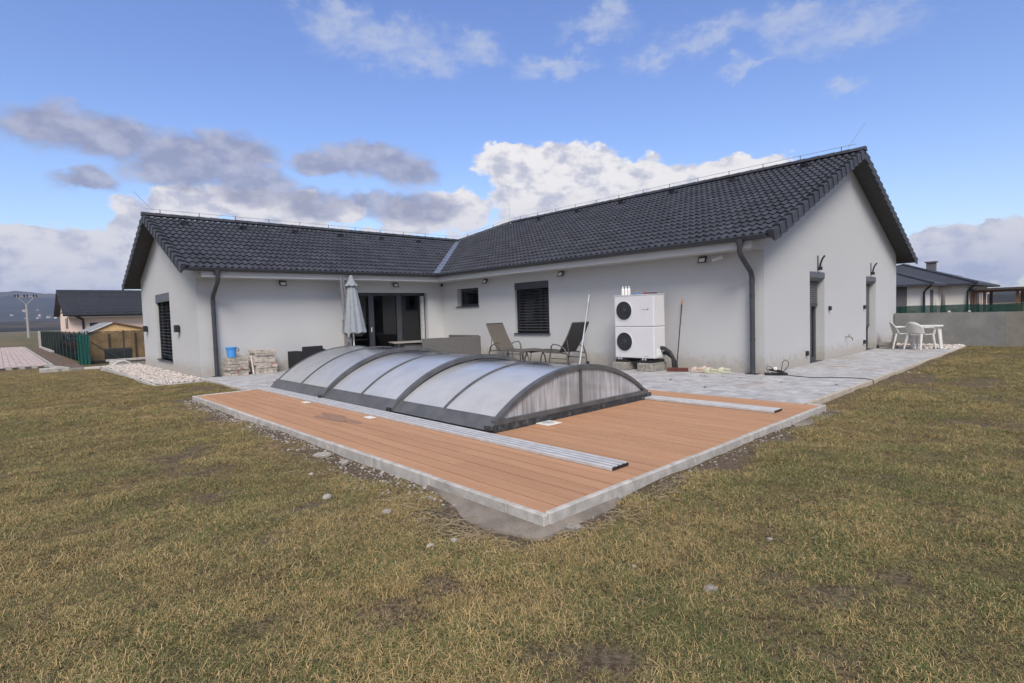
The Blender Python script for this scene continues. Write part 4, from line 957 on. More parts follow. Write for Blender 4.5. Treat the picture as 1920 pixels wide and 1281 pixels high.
MB().box(hx0 - hx + 0.01, hx1 - hx - 0.01, hy0 - hy + 0.01, hy1 - hy - 0.01, zc - 0.02, zc + 0.02).build('seam', 'print_grey', e)
for zf in (1.385, 0.66):
    cx, r0 = 0.272 + hx0 - hx, 0.222; yf = hy0 - hy
    TF = lambda x, y, z: (cx + x, yf - z, zf + y)
    ring = MB().lathe([(r0 + 0.012, 0.0015), (r0 + 0.010, 0.012), (r0 - 0.004, 0.012), (r0 - 0.006, 0.0015)], 40, TF, caps=False); ring.build('fan_ring', 'white_metal', e, True)
    gr = MB().lathe([(0.0, 0.004), (r0 - 0.004, 0.003)], 40, TF, caps=False).build('fan_well', 'fan_black', e)
    g = MB()
    for k in range(9):
        rr = 0.06 + 0.0175 * k; g.lathe([(rr, 0.012), (rr + 0.005, 0.014), (rr + 0.01, 0.012)], 36, TF, caps=False)
    for k in range(12):
        a_ = 2 * math.pi * k / 12; g.tube([TF(0.06 * math.cos(a_), 0.06 * math.sin(a_), 0.014), TF(0.218 * math.cos(a_ + 0.25), 0.218 * math.sin(a_ + 0.25), 0.014)], 0.003, 4)
    g.build('fan_grille', 'anthracite_dull', gr); MB().lathe([(0.0, 0.022), (0.05, 0.020), (0.062, 0.012)], 30, TF, caps=False).build('fan_hub', 'fan_hub', gr, True)
# maker's mark and small print on the casing
mk = MB(); yf = hy0 - hy - 0.0025
for k in range(6): mk.box(0.245 + 0.020 * k, 0.260 + 0.020 * k, yf, yf + 0.002, 1.395, 1.408 if k % 2 else 1.404)
mk.box(0.375, 0.383, yf, yf + 0.002, 1.378, 1.428).box(0.383, 0.405, yf, yf + 0.002, 1.419, 1.428).box(0.383, 0.398, yf, yf + 0.002, 1.400, 1.408).box(0.383, 0.405, yf, yf + 0.002, 1.378, 1.386)
mk.box(0.20, 0.24, yf, yf + 0.002, 1.398, 1.402)
mk.build('logo', 'print_grey', e)
sm = MB()
for k in range(9): sm.box(0.27 + 0.013 * k, 0.279 + 0.013 * k, yf, yf + 0.002, 0.334, 0.342)
sm.build('small_print', 'print_grey', e)
MB().box(hx1 - hx, hx1 - hx + 0.002, hy0 - hy + 0.10, hy0 - hy + 0.19, 0.345, 0.51).box(hx1 - hx, hx1 - hx + 0.0025, hy0 - hy + 0.22, hy0 - hy + 0.28, 0.345, 0.50).build('rating_label', 'label_white', e)
for xo in (-0.33, 0.33):
    MB().box(xo - 0.17, xo + 0.15, hy0 - hy - 0.03, hy1 - hy + 0.05, 0.185, 0.245).build('foot_rail', 'black_plastic', e)
    for yo in (hy0 - hy + 0.02, hy1 - hy - 0.05):
        for q_ in (-0.10, -0.03): MB().tube([(xo + q_, yo - 0.02, 0.245), (xo + q_, yo - 0.02, 0.285)], 0.018, 8).build('foot_bolt', 'rail_alu', e)
for i, (ya, za, lbl) in enumerate(((-0.05, 0.52, ''), (0.06, 0.40, ''))):
    MB().tube([(hx1 - hx - 0.02, ya + 0.10, za), (hx1 - hx + 0.08, ya + 0.11, za - 0.01), (hx1 - hx + 0.20, ya + 0.14, za - 0.10), (hx1 - hx + 0.27, ya + 0.16, za - 0.25), (hx1 - hx + 0.28, ya + 0.17, 0.01)], 0.045, 10).build('insulated_hose', 'rubber', e, True)
for xo, lb in ((-0.36, 'left concrete block under the heat pump'), (0.345, 'right concrete block under the heat pump')):
    o = bev(MB().box(hx + xo - 0.19, hx + xo + 0.19, -0.86, -0.24, 0.002, 0.184).build('concrete_block', 'block_concrete'), 0.008, 1); tag(o, lb, 'block', 'blocks under the heat pump')
for k, (dx, nm) in enumerate(((0.13, 'leftmost of the three white bottles on the heat pump'), (0.205, 'middle of the three white bottles on the heat pump'), (0.275, 'rightmost of the three white bottles on the heat pump'))):
    b_ = thing('bottle', nm, 'bottle', (hx0 + dx + 0.04, hy0 + 0.12 + 0.02 * k, hz1 + 0.0145), 0, 'bottles on the heat pump')
    MB().lathe([(0.031, 0.0), (0.034, 0.01), (0.034, 0.13), (0.026, 0.155), (0.013, 0.165), (0.013, 0.178)], 14).build('body', 'bottle_white', b_, True); MB().lathe([(0.015, 0.178), (0.015, 0.198), (0.007, 0.206), (0.005, 0.218)], 10).build('cap', 'label_white', b_, True)
gl = MB(); n = 22; random.seed(12)
for j in range(8):
    for i in range(n):
        gl.v.append((i / (n - 1) * 0.34 + random.uniform(-.008, .008), j / 7 * 0.16 + 0.03 * math.sin(i * 0.6), 0.012 + 0.05 * max(0, math.sin(math.pi * i / (n - 1))) * max(0.15, math.sin(math.pi * j / 7)) * (0.65 + 0.35 * math.sin(i * 1.4 + j))))
for j in range(7):
    for i in range(n - 1): gl.f.append((j * n + i, j * n + i + 1, (j + 1) * n + i + 1, (j + 1) * n + i)); gl.rnd.append(0)
o = gl.build('work_glove', 'glove_blue', None, True); o.location = (hx0 + 0.40, hy0 + 0.05, hz1 + 0.005); tag(o, 'crumpled blue work gloves lying on the heat pump', 'gloves')
e = thing('pliers', 'black pliers with red jaws lying on the heat pump', 'pliers', (hx0 + 0.84, hy0 + 0.10, hz1 + 0.0145))
MB().tube([(-0.10, 0.0, 0.02), (-0.05, 0.012, 0.032), (0.0, 0, 0.022)], 0.014, 8).tube([(-0.10, 0.02, 0.015), (-0.05, 0.03, 0.018), (0.0, 0.01, 0.018)], 0.012, 8).build('jaw', 'tool_red', e, True); MB().tube([(0, 0, 0.022), (0.10, 0.01, 0.018), (0.22, 0.05, 0.016)], 0.013, 8).tube([(0, 0.01, 0.018), (0.10, 0.05, 0.015), (0.21, 0.10, 0.014)], 0.012, 8).build('handle', 'black_plastic', e, True)

# ------------------------------------------------------------------ broom, clogs, pole, extension lead
e = thing('broom', 'broom with red head and black stick leaning on the wall', 'broom', (9.40, -0.47, 0), R(24))
MB().box(-0.22, 0.22, -0.035, 0.035, 0.055, 0.085).build('head', 'broom_red', e)
br = MB(); random.seed(4)
for i in range(44):
    for j in range(3):
        x = -0.215 + 0.43 * i / 43; y = -0.028 + 0.028 * j; sx_, sy_ = x * 1.10, y * 1.5 + random.uniform(-.006, .006); br.tube([(x, y, 0.056), (sx_, sy_, 0.003)], 0.0042, 3, caps=False)
br.build('bristles', 'broom_red', e)
Mi = Matrix.Translation((9.40, -0.47, 0)) @ Matrix.Rotation(R(24), 4, 'Z'); tip = Mi.inverted() @ Vector((9.285, -0.025, 1.60)); foot = Vector((-0.02, 0, 0.08))
MB().tube([foot, foot + (tip - foot) * 0.94], 0.0125, 8).build('stick', 'black_plastic', e, True); MB().tube([foot + (tip - foot) * 0.93, tip], [0.016, 0.014], 8).build('grip', 'broom_grip', e, True)
def clog(name, loc, rz, m_, label, group):
    e = thing('clog', label, 'clog', loc, rz, group); e.scale = (1.05, 1.0, 1.3)
    def sect(x, hwd, z0, z1, n=12):
        return [(x, hwd * math.cos(a_), z0 + (z1 - z0) * max(0, math.sin(a_)) ** 0.8) for a_ in np.linspace(0, math.pi, n)]
    so_ = MB(); st_ = [(-0.135, 0.025), (-0.12, 0.036), (-0.06, 0.036), (0.0, 0.038), (0.06, 0.047), (0.11, 0.044), (0.135, 0.022)]
    for (x, hh) in st_: so_.v += [(x, -hh, 0.002), (x, hh, 0.002), (x, hh * 1.04, 0.03), (x, -hh * 1.04, 0.03)]
    for i in range(len(st_) - 1):
        for k in range(4): so_.f.append((4 * i + k, 4 * i + (k + 1) % 4, 4 * i + 4 + (k + 1) % 4, 4 * i + 4 + k)); so_.rnd.append(0)
    so_.f += [(3, 2, 1, 0), (24, 25, 26, 27)]; so_.rnd += [0, 0]; so_.build('sole', m_, e, True)
    up = MB(); us = [(-0.01, 0.040, 0.085), (0.03, 0.046, 0.092), (0.07, 0.049, 0.084), (0.11, 0.045, 0.062), (0.134, 0.024, 0.040)]
    for (x, hh, z1) in us: up.v += sect(x, hh, 0.029, z1)
    for i in range(len(us) - 1):
        for k in range(11): up.f.append((12 * i + k, 12 * i + k + 1, 12 * i + 13 + k, 12 * i + 12 + k)); up.rnd.append(0)
    up.f.append(tuple(48 + k for k in range(12))); up.rnd.append(0); up.build('upper', m_, e, True)
    MB().tube([(0.0, -0.043, 0.062), (-0.08, -0.045, 0.058), (-0.135, 0, 0.056), (-0.08, 0.045, 0.058), (0.0, 0.043, 0.062)], 0.009, 6, flat=(0.5, 1.3)).build('heel_strap', m_, e, True)
clog('c', (9.80, -0.36, 0.003), R(192), 'clog_pink', 'pinkish clog lying nearest the broom', 'clogs by the wall'); clog('c', (9.92, -0.18, 0.003), R(196), 'clog_pink', 'pinkish clog close against the wall beside its pair', 'clogs by the wall')
clog('c', (10.14, -0.42, 0.003), R(188), 'clog_green', 'pale green clog standing farthest out from the wall', 'clogs by the wall'); clog('c', (10.34, -0.22, 0.003), R(205), 'clog_green', 'pale green clog standing nearest the right downpipe', 'clogs by the wall')
e = thing('telescopic_pole', 'shiny telescopic pole leaning on the wall beside the right lounger', 'pole', (7.45, -1.55, 0))
tp = Vector((6.58 - 7.45, -0.02 + 1.55, 1.83)); MB().tube([(0, 0, 0.0), tp * 0.55], 0.016, 8).build('lower_tube', 'steel_pole', e, True); MB().tube([tp * 0.54, tp * 0.93], 0.013, 8).build('upper_tube', 'steel_pole', e, True); MB().tube([tp * 0.90, tp], 0.019, 8).build('grip', 'label_white', e, True)
e = thing('extension_lead', 'black extension lead heaped at the house corner and trailing to the lawn', 'cable', (11.30, -0.15, 0))
bev(MB().box(-0.12, 0.30, -0.05, 0.05, 0.004, 0.055, T=lambda x, y, z: (x * math.cos(.45) - y * math.sin(.45), x * math.sin(.45) + y * math.cos(.45), z)).build('socket_strip', 'black_plastic', e), 0.008, 1)
for k in range(3): MB().lathe([(0.018, 0.055), (0.018, 0.060)], 12, T=lambda x, y, z, k=k: (x - 0.02 + 0.09 * k, y - 0.01 + 0.045 * k, z)).build('socket', 'label_white', e)
co = MB(); pts = []
for k in range(70):
    a_ = k * 0.42; rr = 0.13 + 0.05 * math.sin(k * 0.37); pts.append((0.10 + rr * math.cos(a_), 0.06 + rr * 0.6 * math.sin(a_), 0.06 + 0.03 * math.sin(k * 0.21) ** 2 + 0.0004 * k))
co.tube(pts, 0.007, 6); co.tube([(-0.05, 0.0, 0.06), (-0.10, 0.02, 0.13), (-0.08, 0.03, 0.19), (0.0, 0.03, 0.15), (0.08, 0.04, 0.07)], 0.007, 6)
lp = [(0.16 + 0.0 * k, 0.09, 0.06) for k in range(1)] + [(0.17, 0.10, 0.15), (0.18, 0.11, 0.26), (0.22, 0.13, 0.31), (0.27, 0.16, 0.28), (0.28, 0.16, 0.20), (0.22, 0.13, 0.10), (0.16, 0.08, 0.05)]
co.tube(lp, 0.007, 6); co.build('coil', 'black_plastic', e, True)
bev(MB().box(0.03, 0.09, 0.03, 0.09, 0.10, 0.16).build('plug', 'label_white', e), 0.01, 1)
tr = [(0.25, 0.12, 0.008), (0.45, 0.02, 0.008), (0.78, -0.03, 0.008), (1.10, 0.16, 0.008), (1.38, 0.28, 0.008), (1.58, 0.26, 0.008), (1.68, 0.20, 0.010), (1.715, 0.185, 0.008), (1.735, 0.175, -0.03), (1.74, 0.17, -0.14)]
MB().tube(tr, 0.007, 6).build('lead', 'black_plastic', e, True)

# ------------------------------------------------------------------ stacks, bucket, parasol, furniture
random.seed(31)
def stack(x0, x1, y0, y1, hs, name, grp):
    z = 0.003
    for i, h in enumerate(hs):
        jx, jy = random.uniform(-0.02, 0.02), random.uniform(-0.025, 0.025); o_ = 'lowest' if i == 0 else ('topmost' if i == len(hs) - 1 else ['second', 'third', 'fourth', 'fifth', 'sixth', 'seventh', 'eighth'][i - 1])
        e = thing('tile_pack', f'{o_} wrapped pack of tiles {"" if i in (0, len(hs) - 1) else "from the bottom "}in the {name}', 'pack', ((x0 + x1) / 2 + jx, (y0 + y1) / 2 + jy, z), random.uniform(-0.035, 0.035), grp)
        a, b_ = (x1 - x0) / 2, (y1 - y0) / 2
        # wrapped carton: irregular skin
        m = MB(); n = 14; ring = []
        per = [(-a, -b_), (a, -b_), (a, b_), (-a, b_)]
        for k in range(4):
            p, q_ = per[k], per[(k + 1) % 4]
            for s_ in range(n): ring.append((p[0] + (q_[0] - p[0]) * s_ / n, p[1] + (q_[1] - p[1]) * s_ / n))
        levels = 4
        for l in range(levels):
            zz = (h - 0.004) * l / (levels - 1)
            for (x, y) in ring:
                k_ = 1 + (random.uniform(-0.014, 0.012) if 0 < l < levels - 1 else random.uniform(-0.02, 0.0)); m.v.append((x * k_, y * k_, max(0.0, zz + (random.uniform(-0.005, 0.004) if 0 < l else 0))))
        N_ = len(ring)
        for l in range(levels - 1):
            for k in range(N_): m.f.append((l * N_ + k, l * N_ + (k + 1) % N_, (l + 1) * N_ + (k + 1) % N_, (l + 1) * N_ + k)); m.rnd.append(0)
        m.f += [tuple(reversed(range(N_))), tuple((levels - 1) * N_ + k for k in range(N_))]; m.rnd += [0, 0]
        m.build('wrapping', 'pack_cream', e)
        u0 = random.uniform(-0.95, -0.2) * b_; MB().box(a * 1.018, a * 1.03, u0, u0 + random.uniform(0.5, 1.1) * b_, h * 0.88, h * 0.93).build('dark_edge', 'pack_dark', e)
        if random.random() < 0.4:
            u = random.uniform(-0.5, 0.6) * b_; MB().box(a * 1.018, a * 1.032, u, u + b_ * random.uniform(0.12, 0.35), h * 0.2, h * 0.75).build('red_print', 'pack_red', e)
        pr_ = MB()
        for k in range(9):
            u = -0.75 * b_ + 1.2 * b_ * k / 9
            if random.random() < 0.6: pr_.box(a * 1.018, a * 1.030, u, u + b_ * 0.07, h * 0.35, h * random.uniform(0.55, 0.72))
        if pr_.v: pr_.build('printed_marks', 'pack_dark', e)
        z += h + 0.0015
    return z
zs1 = stack(0.06, 0.46, -7.16, -6.66, [0.075, 0.08, 0.07, 0.075, 0.085, 0.085], 'lower stack under the blue bucket', 'tile packs in the lower stack')
zs2 = stack(0.10, 0.55, -6.54, -6.00, [0.08, 0.075, 0.08, 0.075, 0.08, 0.08, 0.07, 0.09], 'taller stack beside the blue bucket', 'tile packs in the taller stack')
o = MB().box(-0.012, 0.012, -0.02, 0.02, 0, 0.50).build('loose_tile', 'stone_white'); o.location = (0.53, -6.585, 0.012); o.rotation_euler = (R(3), R(-8), 0); o.scale = (1, 0.9, 1); tag(o, 'thin white tile standing on edge between the two stacks', 'tile')
e = thing('bucket', 'blue plastic bucket standing on the lower stack of packs', 'bucket', (0.27, -7.03, zs1 + 0.004))
MB().lathe([(0.095, 0.0), (0.10, 0.004), (0.125, 0.255), (0.118, 0.255), (0.095, 0.012)], 28, caps=False).lathe([(0.0, 0.002), (0.098, 0.0025)], 28, caps=False).build('body', 'bucket_blue', e, True)
MB().lathe([(0.124, 0.232), (0.142, 0.236), (0.142, 0.262), (0.112, 0.272), (0.0, 0.268)], 28, caps=False).build('rim_lid', 'bucket_blue', e, True)
MB().tube([(0.0, 0.125, 0.235), (0.02, 0.17, 0.215), (0.03, 0.185, 0.18), (0.02, 0.17, 0.15), (0.0, 0.125, 0.16)], 0.010, 6).build('handle', 'bucket_grip', e, True)
e = thing('parasol', 'closed light grey cantilever parasol standing by the patio door', 'parasol', (0.72, -3.98, 0))
cn = MB(); n = 48
for (z, r0, am) in ((0.98, 0.285, 0.24), (1.03, 0.28, 0.22), (1.4, 0.235, 0.20), (1.8, 0.185, 0.18), (2.2, 0.13, 0.16), (2.42, 0.085, 0.10)):
    for k in range(n):
        a_ = 2 * math.pi * k / n; rr = r0 * 1.3 * (1 + am * abs(math.sin(4 * a_ + 0.6)) * 1.2 - am * 0.6); cn.v.append((0.0 + rr * math.cos(a_) * 0.9, 0.19 + rr * math.sin(a_) * 0.85 + (2.42 - z) * 0.02, z + (0.025 * math.sin(8 * a_) if z < 1.0 else 0)))
for l in range(5):
    for k in range(n): cn.f.append((l * n + k, l * n + (k + 1) % n, (l + 1) * n + (k + 1) % n, (l + 1) * n + k)); cn.rnd.append(0)
cn.build('canopy', 'canvas', e, True)
cp = MB()
for (z, r0) in ((2.36, 0.185), (2.44, 0.135), (2.56, 0.075), (2.66, 0.05), (2.675, 0.02)):
    for k in range(24):
        a_ = 2 * math.pi * k / 24; rr = r0 * (1 + (0.12 * math.cos(8 * a_) if z < 2.4 else 0)); cp.v.append((rr * math.cos(a_), 0.19 + rr * math.sin(a_), z + (0.02 * math.cos(8 * a_) if z < 2.4 else 0)))
for l in range(4):
    for k in range(24): cp.f.append((l * 24 + k, l * 24 + (k + 1) % 24, (l + 1) * 24 + (k + 1) % 24, (l + 1) * 24 + k)); cp.rnd.append(0)
cp.f.append(tuple(96 + k for k in range(24))); cp.rnd.append(0); cp.build('cap', 'canvas', e, True)
MB().tube([(0, -0.02, 0.02), (0, -0.05, 1.2), (0, -0.13, 2.62)], [0.04, 0.04, 0.035], 10).build('mast', 'parasol_metal', e, True); MB().tube([(0, -0.07, 2.60), (0, 0.05, 1.75), (0.0, 0.10, 1.2)], 0.026, 8).build('arm', 'parasol_metal', e, True)
MB().tube([(0, 0.20, 0.03), (0, 0.19, 1.0)], 0.022, 8).build('hub_pole', 'label_white', e, True)
bev(MB().box(-0.06, 0.06, -0.03, 0.11, 0.55, 0.86).build('crank_box', 'parasol_metal', e), 0.02, 2); MB().tube([(0.06, -0.01, 0.7), (0.11, -0.01, 0.7), (0.11, -0.05, 0.60)], 0.012, 6).build('crank_handle', 'black_plastic', e, True)
MB().tube([(0.03, -0.10, 0.05), (0.02, -0.125, 1.25), (0.01, -0.13, 1.36)], [0.008, 0.008, 0.018], 6).build('tie_rod', 'brown_wood', e, True)
MB().box(-0.45, 0.45, -0.04, 0.04, 0.003, 0.05).box(-0.04, 0.04, -0.45, 0.45, 0.003, 0.048).build('cross_base', 'parasol_metal', e)

def lounger(loc, rz, m_, label):
    e = thing('sun_lounger', label, 'sun lounger', loc, rz, 'loungers by the wall')   # head at -x, foot at +x
    hw = 0.33; zs_ = 0.36
    sl_ = MB(); n = 14; pr_ = []
    for k in range(n + 1):
        t_ = k / n; pr_.append((0.0 + 1.28 * t_, zs_ + 0.02 * math.sin(math.pi * t_ * 1.0) - 0.015 * math.sin(2 * math.pi * t_)))
    for (x, z) in pr_: sl_.v += [(x, -hw + 0.03, z), (x, hw - 0.03, z), (x, hw - 0.03, z - 0.012), (x, -hw + 0.03, z - 0.012)]
    for k in range(n):
        for j in range(4): sl_.f.append((4 * k + j, 4 * k + (j + 1) % 4, 4 * k + 4 + (j + 1) % 4, 4 * k + 4 + j)); sl_.rnd.append(0)
    sl_.build('seat', m_, e, True)
    bk = MB(); pb = []
    for k in range(n + 1):
        t_ = k / n; pb.append((-0.02 - 0.47 * t_ - 0.03 * math.sin(math.pi * t_), zs_ + 0.01 + 0.75 * t_))
    for (x, z) in pb: bk.v += [(x, -hw + 0.03, z), (x, hw - 0.03, z), (x - 0.012, hw - 0.03, z - 0.006), (x - 0.012, -hw + 0.03, z - 0.006)]
    for k in range(n):
        for j in range(4): bk.f.append((4 * k + j, 4 * k + 4 + j, 4 * k + 4 + (j + 1) % 4, 4 * k + (j + 1) % 4)); bk.rnd.append(0)
    bk.build('backrest', m_, e, True)
    for s_ in (-1, 1):
        y = s_ * (hw - 0.01)
        MB().tube([(x, y, z) for x, z in pb], 0.017, 8).build('back_rail', 'lounger_frame', e, True); MB().tube([(-0.32, y, 0.33)] + [(x, y, z - 0.01) for x, z in pr_] + [(1.30, y, zs_ - 0.03)], 0.017, 8).build('side_rail', 'lounger_frame', e, True)
        ya = s_ * (hw + 0.045)
        MB().tube([(-0.36, ya, 0.02), (-0.33, ya, 0.30), (-0.26, ya, 0.46), (-0.05, ya, 0.555), (0.14, ya, 0.575), (0.20, ya, 0.52), (0.27, ya, 0.20), (0.30, ya, 0.02)], 0.018, 8, flat=(1.3, 0.8)).build('armrest', 'lounger_frame', e, True)
        MB().tube([(1.16, y, zs_ - 0.02), (1.25, y, 0.16), (1.28, y, 0.005)], 0.017, 8).build('leg', 'lounger_frame', e, True)
        MB().tube([(-0.34, y, 0.20), (0.27, y, 0.20)], 0.012, 6).build('stretcher', 'lounger_frame', e, True)
        MB().tube([(-0.38, ya - 0.02, 0.05), (-0.38, ya + 0.02, 0.05)], 0.05, 14).build('wheel', 'rubber', e, True)
    MB().tube([(pb[-1][0], -hw + 0.01, pb[-1][1]), (pb[-1][0], hw - 0.01, pb[-1][1])], 0.017, 8).tube([(1.30, -hw + 0.01, zs_ - 0.03), (1.30, hw - 0.01, zs_ - 0.03)], 0.016, 8).build('cross_rail', 'lounger_frame', e, True)
    MB().tube([(-0.28, -hw + 0.02, 0.70), (-0.34, -hw + 0.02, 0.30)], 0.010, 6).tube([(-0.28, hw - 0.02, 0.70), (-0.34, hw - 0.02, 0.30)], 0.010, 6).build('back_prop', 'lounger_frame', e, True)
    return e
lounger((3.93, -0.62, 0.003), 0.0, 'sling', 'left taupe sling sun lounger, its back beside the grey sofa')
lounger((6.28, -0.62, 0.003), math.pi, 'sling_dark', 'right darker sling sun lounger behind the leaning pole')
e = thing('side_table', 'small low table between the two sun loungers', 'table', (5.08, -1.10, 0.003), 0.2)
bev(MB().box(-0.22, 0.22, -0.22, 0.22, 0.36, 0.385).build('table_top', 'lounger_frame', e), 0.008, 1)
for sx_ in (-1, 1):
    for sy_ in (-1, 1): MB().tube([(sx_ * 0.19, sy_ * 0.19, 0.36), (sx_ * 0.15, sy_ * 0.15, 0.0)], 0.014, 6).build('leg', 'lounger_frame', e)
# rattan corner sofa seen from behind
e = thing('rattan_sofa', 'grey rattan corner sofa with its plain back towards the pool', 'sofa', (2.90, -0.72, 0.003), R(-22 + 0))
Ls = 1.80
bev(MB().box(-0.10, 0.0, -Ls, 0.0, 0.06, 0.745).build('backrest', 'rattan_grey', e), 0.015, 2)
Mz = Matrix.Rotation(R(22), 4, 'Z')
bev(MB().box(-1.50, -0.055, -0.10, -0.0, 0.06, 0.775, T=lambda x, y, z: Mz @ Vector((x, y, z))).build('backrest', 'rattan_grey', e), 0.015, 2)
MB().box(-0.72, -0.102, -Ls + 0.02, -0.12, 0.06, 0.36).build('seat', 'rattan_grey', e)
MB().box(-1.45, -0.80, -0.74, -0.13, 0.06, 0.352, T=lambda x, y, z: Mz @ Vector((x, y, z))).build('seat', 'rattan_grey', e)
bev(MB().box(-0.70, -0.11, -1.72, -0.90, 0.361, 0.46).build('cushion', 'sling', e), 0.03, 2)
for (x, y) in ((-0.05, -Ls + 0.06), (-0.05, -0.08), (-0.65, -Ls + 0.06)): MB().box(x - 0.03, x + 0.03, y - 0.03, y + 0.03, 0.0, 0.06).build('foot', 'black_plastic', e)
e = thing('rattan_table', 'low grey rattan table with pale overhanging top left of the sofa', 'table', (1.50, -2.45, 0.003), R(-20))
bev(MB().box(-0.42, 0.42, -0.48, 0.48, 0.625, 0.655).build('table_top', 'table_top', e), 0.005, 1); bev(MB().box(-0.33, 0.33, -0.16, 0.52, 0.03, 0.585).build('body', 'rattan_grey', e), 0.012, 2)
for (x, y) in ((-0.36, -0.42), (0.36, -0.42)): MB().box(x - 0.03, x + 0.03, y - 0.03, y + 0.03, 0.0, 0.625).build('leg', 'rattan_black', e)
e = thing('rattan_armchair', 'black rattan armchair half hidden behind the far end of the cover', 'armchair', (0.55, -5.12, 0.003), R(6))
bev(MB().box(0.24, 0.32, -0.30, 0.30, 0.05, 0.665).build('backrest', 'rattan_black', e), 0.02, 2); MB().box(-0.34, 0.239, -0.30, 0.30, 0.05, 0.34).build('seat', 'rattan_black', e)
for s_ in (-1, 1):
    pl = [(-0.36, 0.05), (0.318, 0.05), (0.318, 0.545), (0.0, 0.60 if s_ > 0 else 0.55), (-0.36, 0.57 if s_ > 0 else 0.53)]
    MB().prism(pl, s_ * 0.302, s_ * 0.40, lambda p, u: (p[0], u, p[1])).build('armrest', 'rattan_black', e)
for (x, y) in ((0.28, 0.36), (0.28, -0.36), (-0.32, 0.36), (-0.32, -0.36)): MB().box(x - 0.025, x + 0.025, y - 0.025, y + 0.025, 0.0, 0.05).build('foot', 'black_plastic', e)

# ------------------------------------------------------------------ white garden set at the far end of the gable terrace
def plastic_chair(loc, rz, label):
    e = thing('plastic_chair', label, 'chair', loc, rz, 'white plastic chairs by the grey wall')     # faces +x
    st_ = MB(); n = 9
    for j in range(n):
        for i in range(n):
            x = -0.22 + 0.44 * i / (n - 1); y = (-0.22 + 0.44 * j / (n - 1)) * (1 - 0.10 * (i < 2)); st_.v.append((x, y, 0.42 + 0.012 * (i / (n - 1)) + 0.02 * ((2 * j / (n - 1) - 1) ** 2)))
    for j in range(n - 1):
        for i in range(n - 1): st_.f.append((j * n + i, j * n + i + 1, (j + 1) * n + i + 1, (j + 1) * n + i)); st_.rnd.append(0)
    o = st_.build('seat', 'white_plastic', e, True); md = o.modifiers.new('s', 'SOLIDIFY'); md.thickness = 0.022
    bk = MB(); nb, nz = 15, 6
    for k in range(nz):
        t_ = k / (nz - 1)
        for i in range(nb):
            a_ = -1 + 2 * i / (nb - 1); yy = 0.235 * a_ * (1 + 0.12 * t_); top = 0.80 - 0.16 * abs(a_) ** 2.6
            bk.v.append((-0.235 - 0.10 * t_ + 0.13 * a_ * a_, yy, 0.44 + (top - 0.44) * t_))
    for k in range(nz - 1):
        for i in range(nb - 1): bk.f.append((k * nb + i, k * nb + i + 1, (k + 1) * nb + i + 1, (k + 1) * nb + i)); bk.rnd.append(0)
    o = bk.build('backrest', 'white_plastic', e, True); md = o.modifiers.new('s', 'SOLIDIFY'); md.thickness = 0.02
    for s_ in (-1, 1):
        MB().tube([(-0.19, s_ * 0.255, 0.635), (-0.05, s_ * 0.285, 0.64), (0.12, s_ * 0.29, 0.625), (0.20, s_ * 0.275, 0.58), (0.20, s_ * 0.25, 0.44)], 0.026, 8, flat=(1.25, 0.6)).build('armrest', 'white_plastic', e, True)
        MB().tube([(0.19, s_ * 0.225, 0.44), (0.25, s_ * 0.265, 0.0)], [0.042, 0.024], 8, flat=(1.0, 0.8)).build('leg', 'white_plastic', e, True); MB().tube([(-0.20, s_ * 0.20, 0.45), (-0.29, s_ * 0.25, 0.0)], [0.042, 0.024], 8, flat=(1.0, 0.8)).build('leg', 'white_plastic', e, True)
plastic_chair((11.80, 8.15, 0.012), R(20), 'white plastic armchair half hidden by the house corner'); plastic_chair((12.24, 7.95, 0.012), R(62), 'white plastic armchair seen from behind before the white table')
e = thing('plastic_table', 'white plastic garden table standing against the grey wall', 'table', (12.28, 8.66, 0.004), R(8))
bev(MB().box(-0.38, 0.38, -0.38, 0.38, 0.635, 0.672).build('table_top', 'white_plastic', e), 0.016, 2); MB().box(-0.34, 0.34, -0.34, 0.34, 0.60, 0.634).build('apron', 'white_plastic', e)
for sx_ in (-1, 1):
    for sy_ in (-1, 1): MB().tube([(sx_ * 0.28, sy_ * 0.28, 0.60), (sx_ * 0.34, sy_ * 0.34, 0.0)], [0.050, 0.034], 10).build('leg', 'white_plastic', e, True)
for k in range(4):
    o = bev(MB().box(-0.20, 0.20, -0.16, 0.16, 0.0, 0.042).build('paving_slab', 'stone_grey'), 0.006, 1); o.location = (11.40 + random.uniform(-.03, .03), 8.24 + random.uniform(-.03, .03), 0.004 + 0.0435 * k); o.rotation_euler = (0, 0, random.uniform(-.2, .2))
    tag(o, ['lowest', 'second from bottom', 'third from bottom', 'topmost'][k] + ' grey slab in the small pile at the gable foot', 'slab', 'slabs piled at the gable foot')
# ------------------------------------------------------------------ retaining wall, net fence, neighbour on the right
YW = 10.1
rw = thing('retaining_wall', 'grey concrete retaining wall running right from the house corner', 'wall', (18, YW, 0))
def wallseg(x0, x1, mt, nm, dz):
    m = MB(); n = int((x1 - x0) / 0.12)
    tops = [1.03 - 0.004 * (x0 + (x1 - x0) * k / n - 11) + dz + 0.012 * (float(vnoise(x0 + (x1 - x0) * k / n, 3, 2.5, 4)) - 0.5) for k in range(n + 1)]
    for k in range(n + 1):
        x = x0 + (x1 - x0) * k / n - 18; m.v += [(x, 0, -0.6), (x, 0, tops[k]), (x, 0.25, tops[k] - 0.01), (x, 0.25, -0.6)]
    for k in range(n):
        for j in range(3): m.f.append((4 * k + j, 4 * k + 4 + j, 4 * k + 5 + j, 4 * k + 1 + j)); m.rnd.append(0)
    m.f += [(0, 1, 2, 3), (4 * n + 3, 4 * n + 2, 4 * n + 1, 4 * n)]; m.rnd += [0, 0]
    m.build(nm, mt, rw)
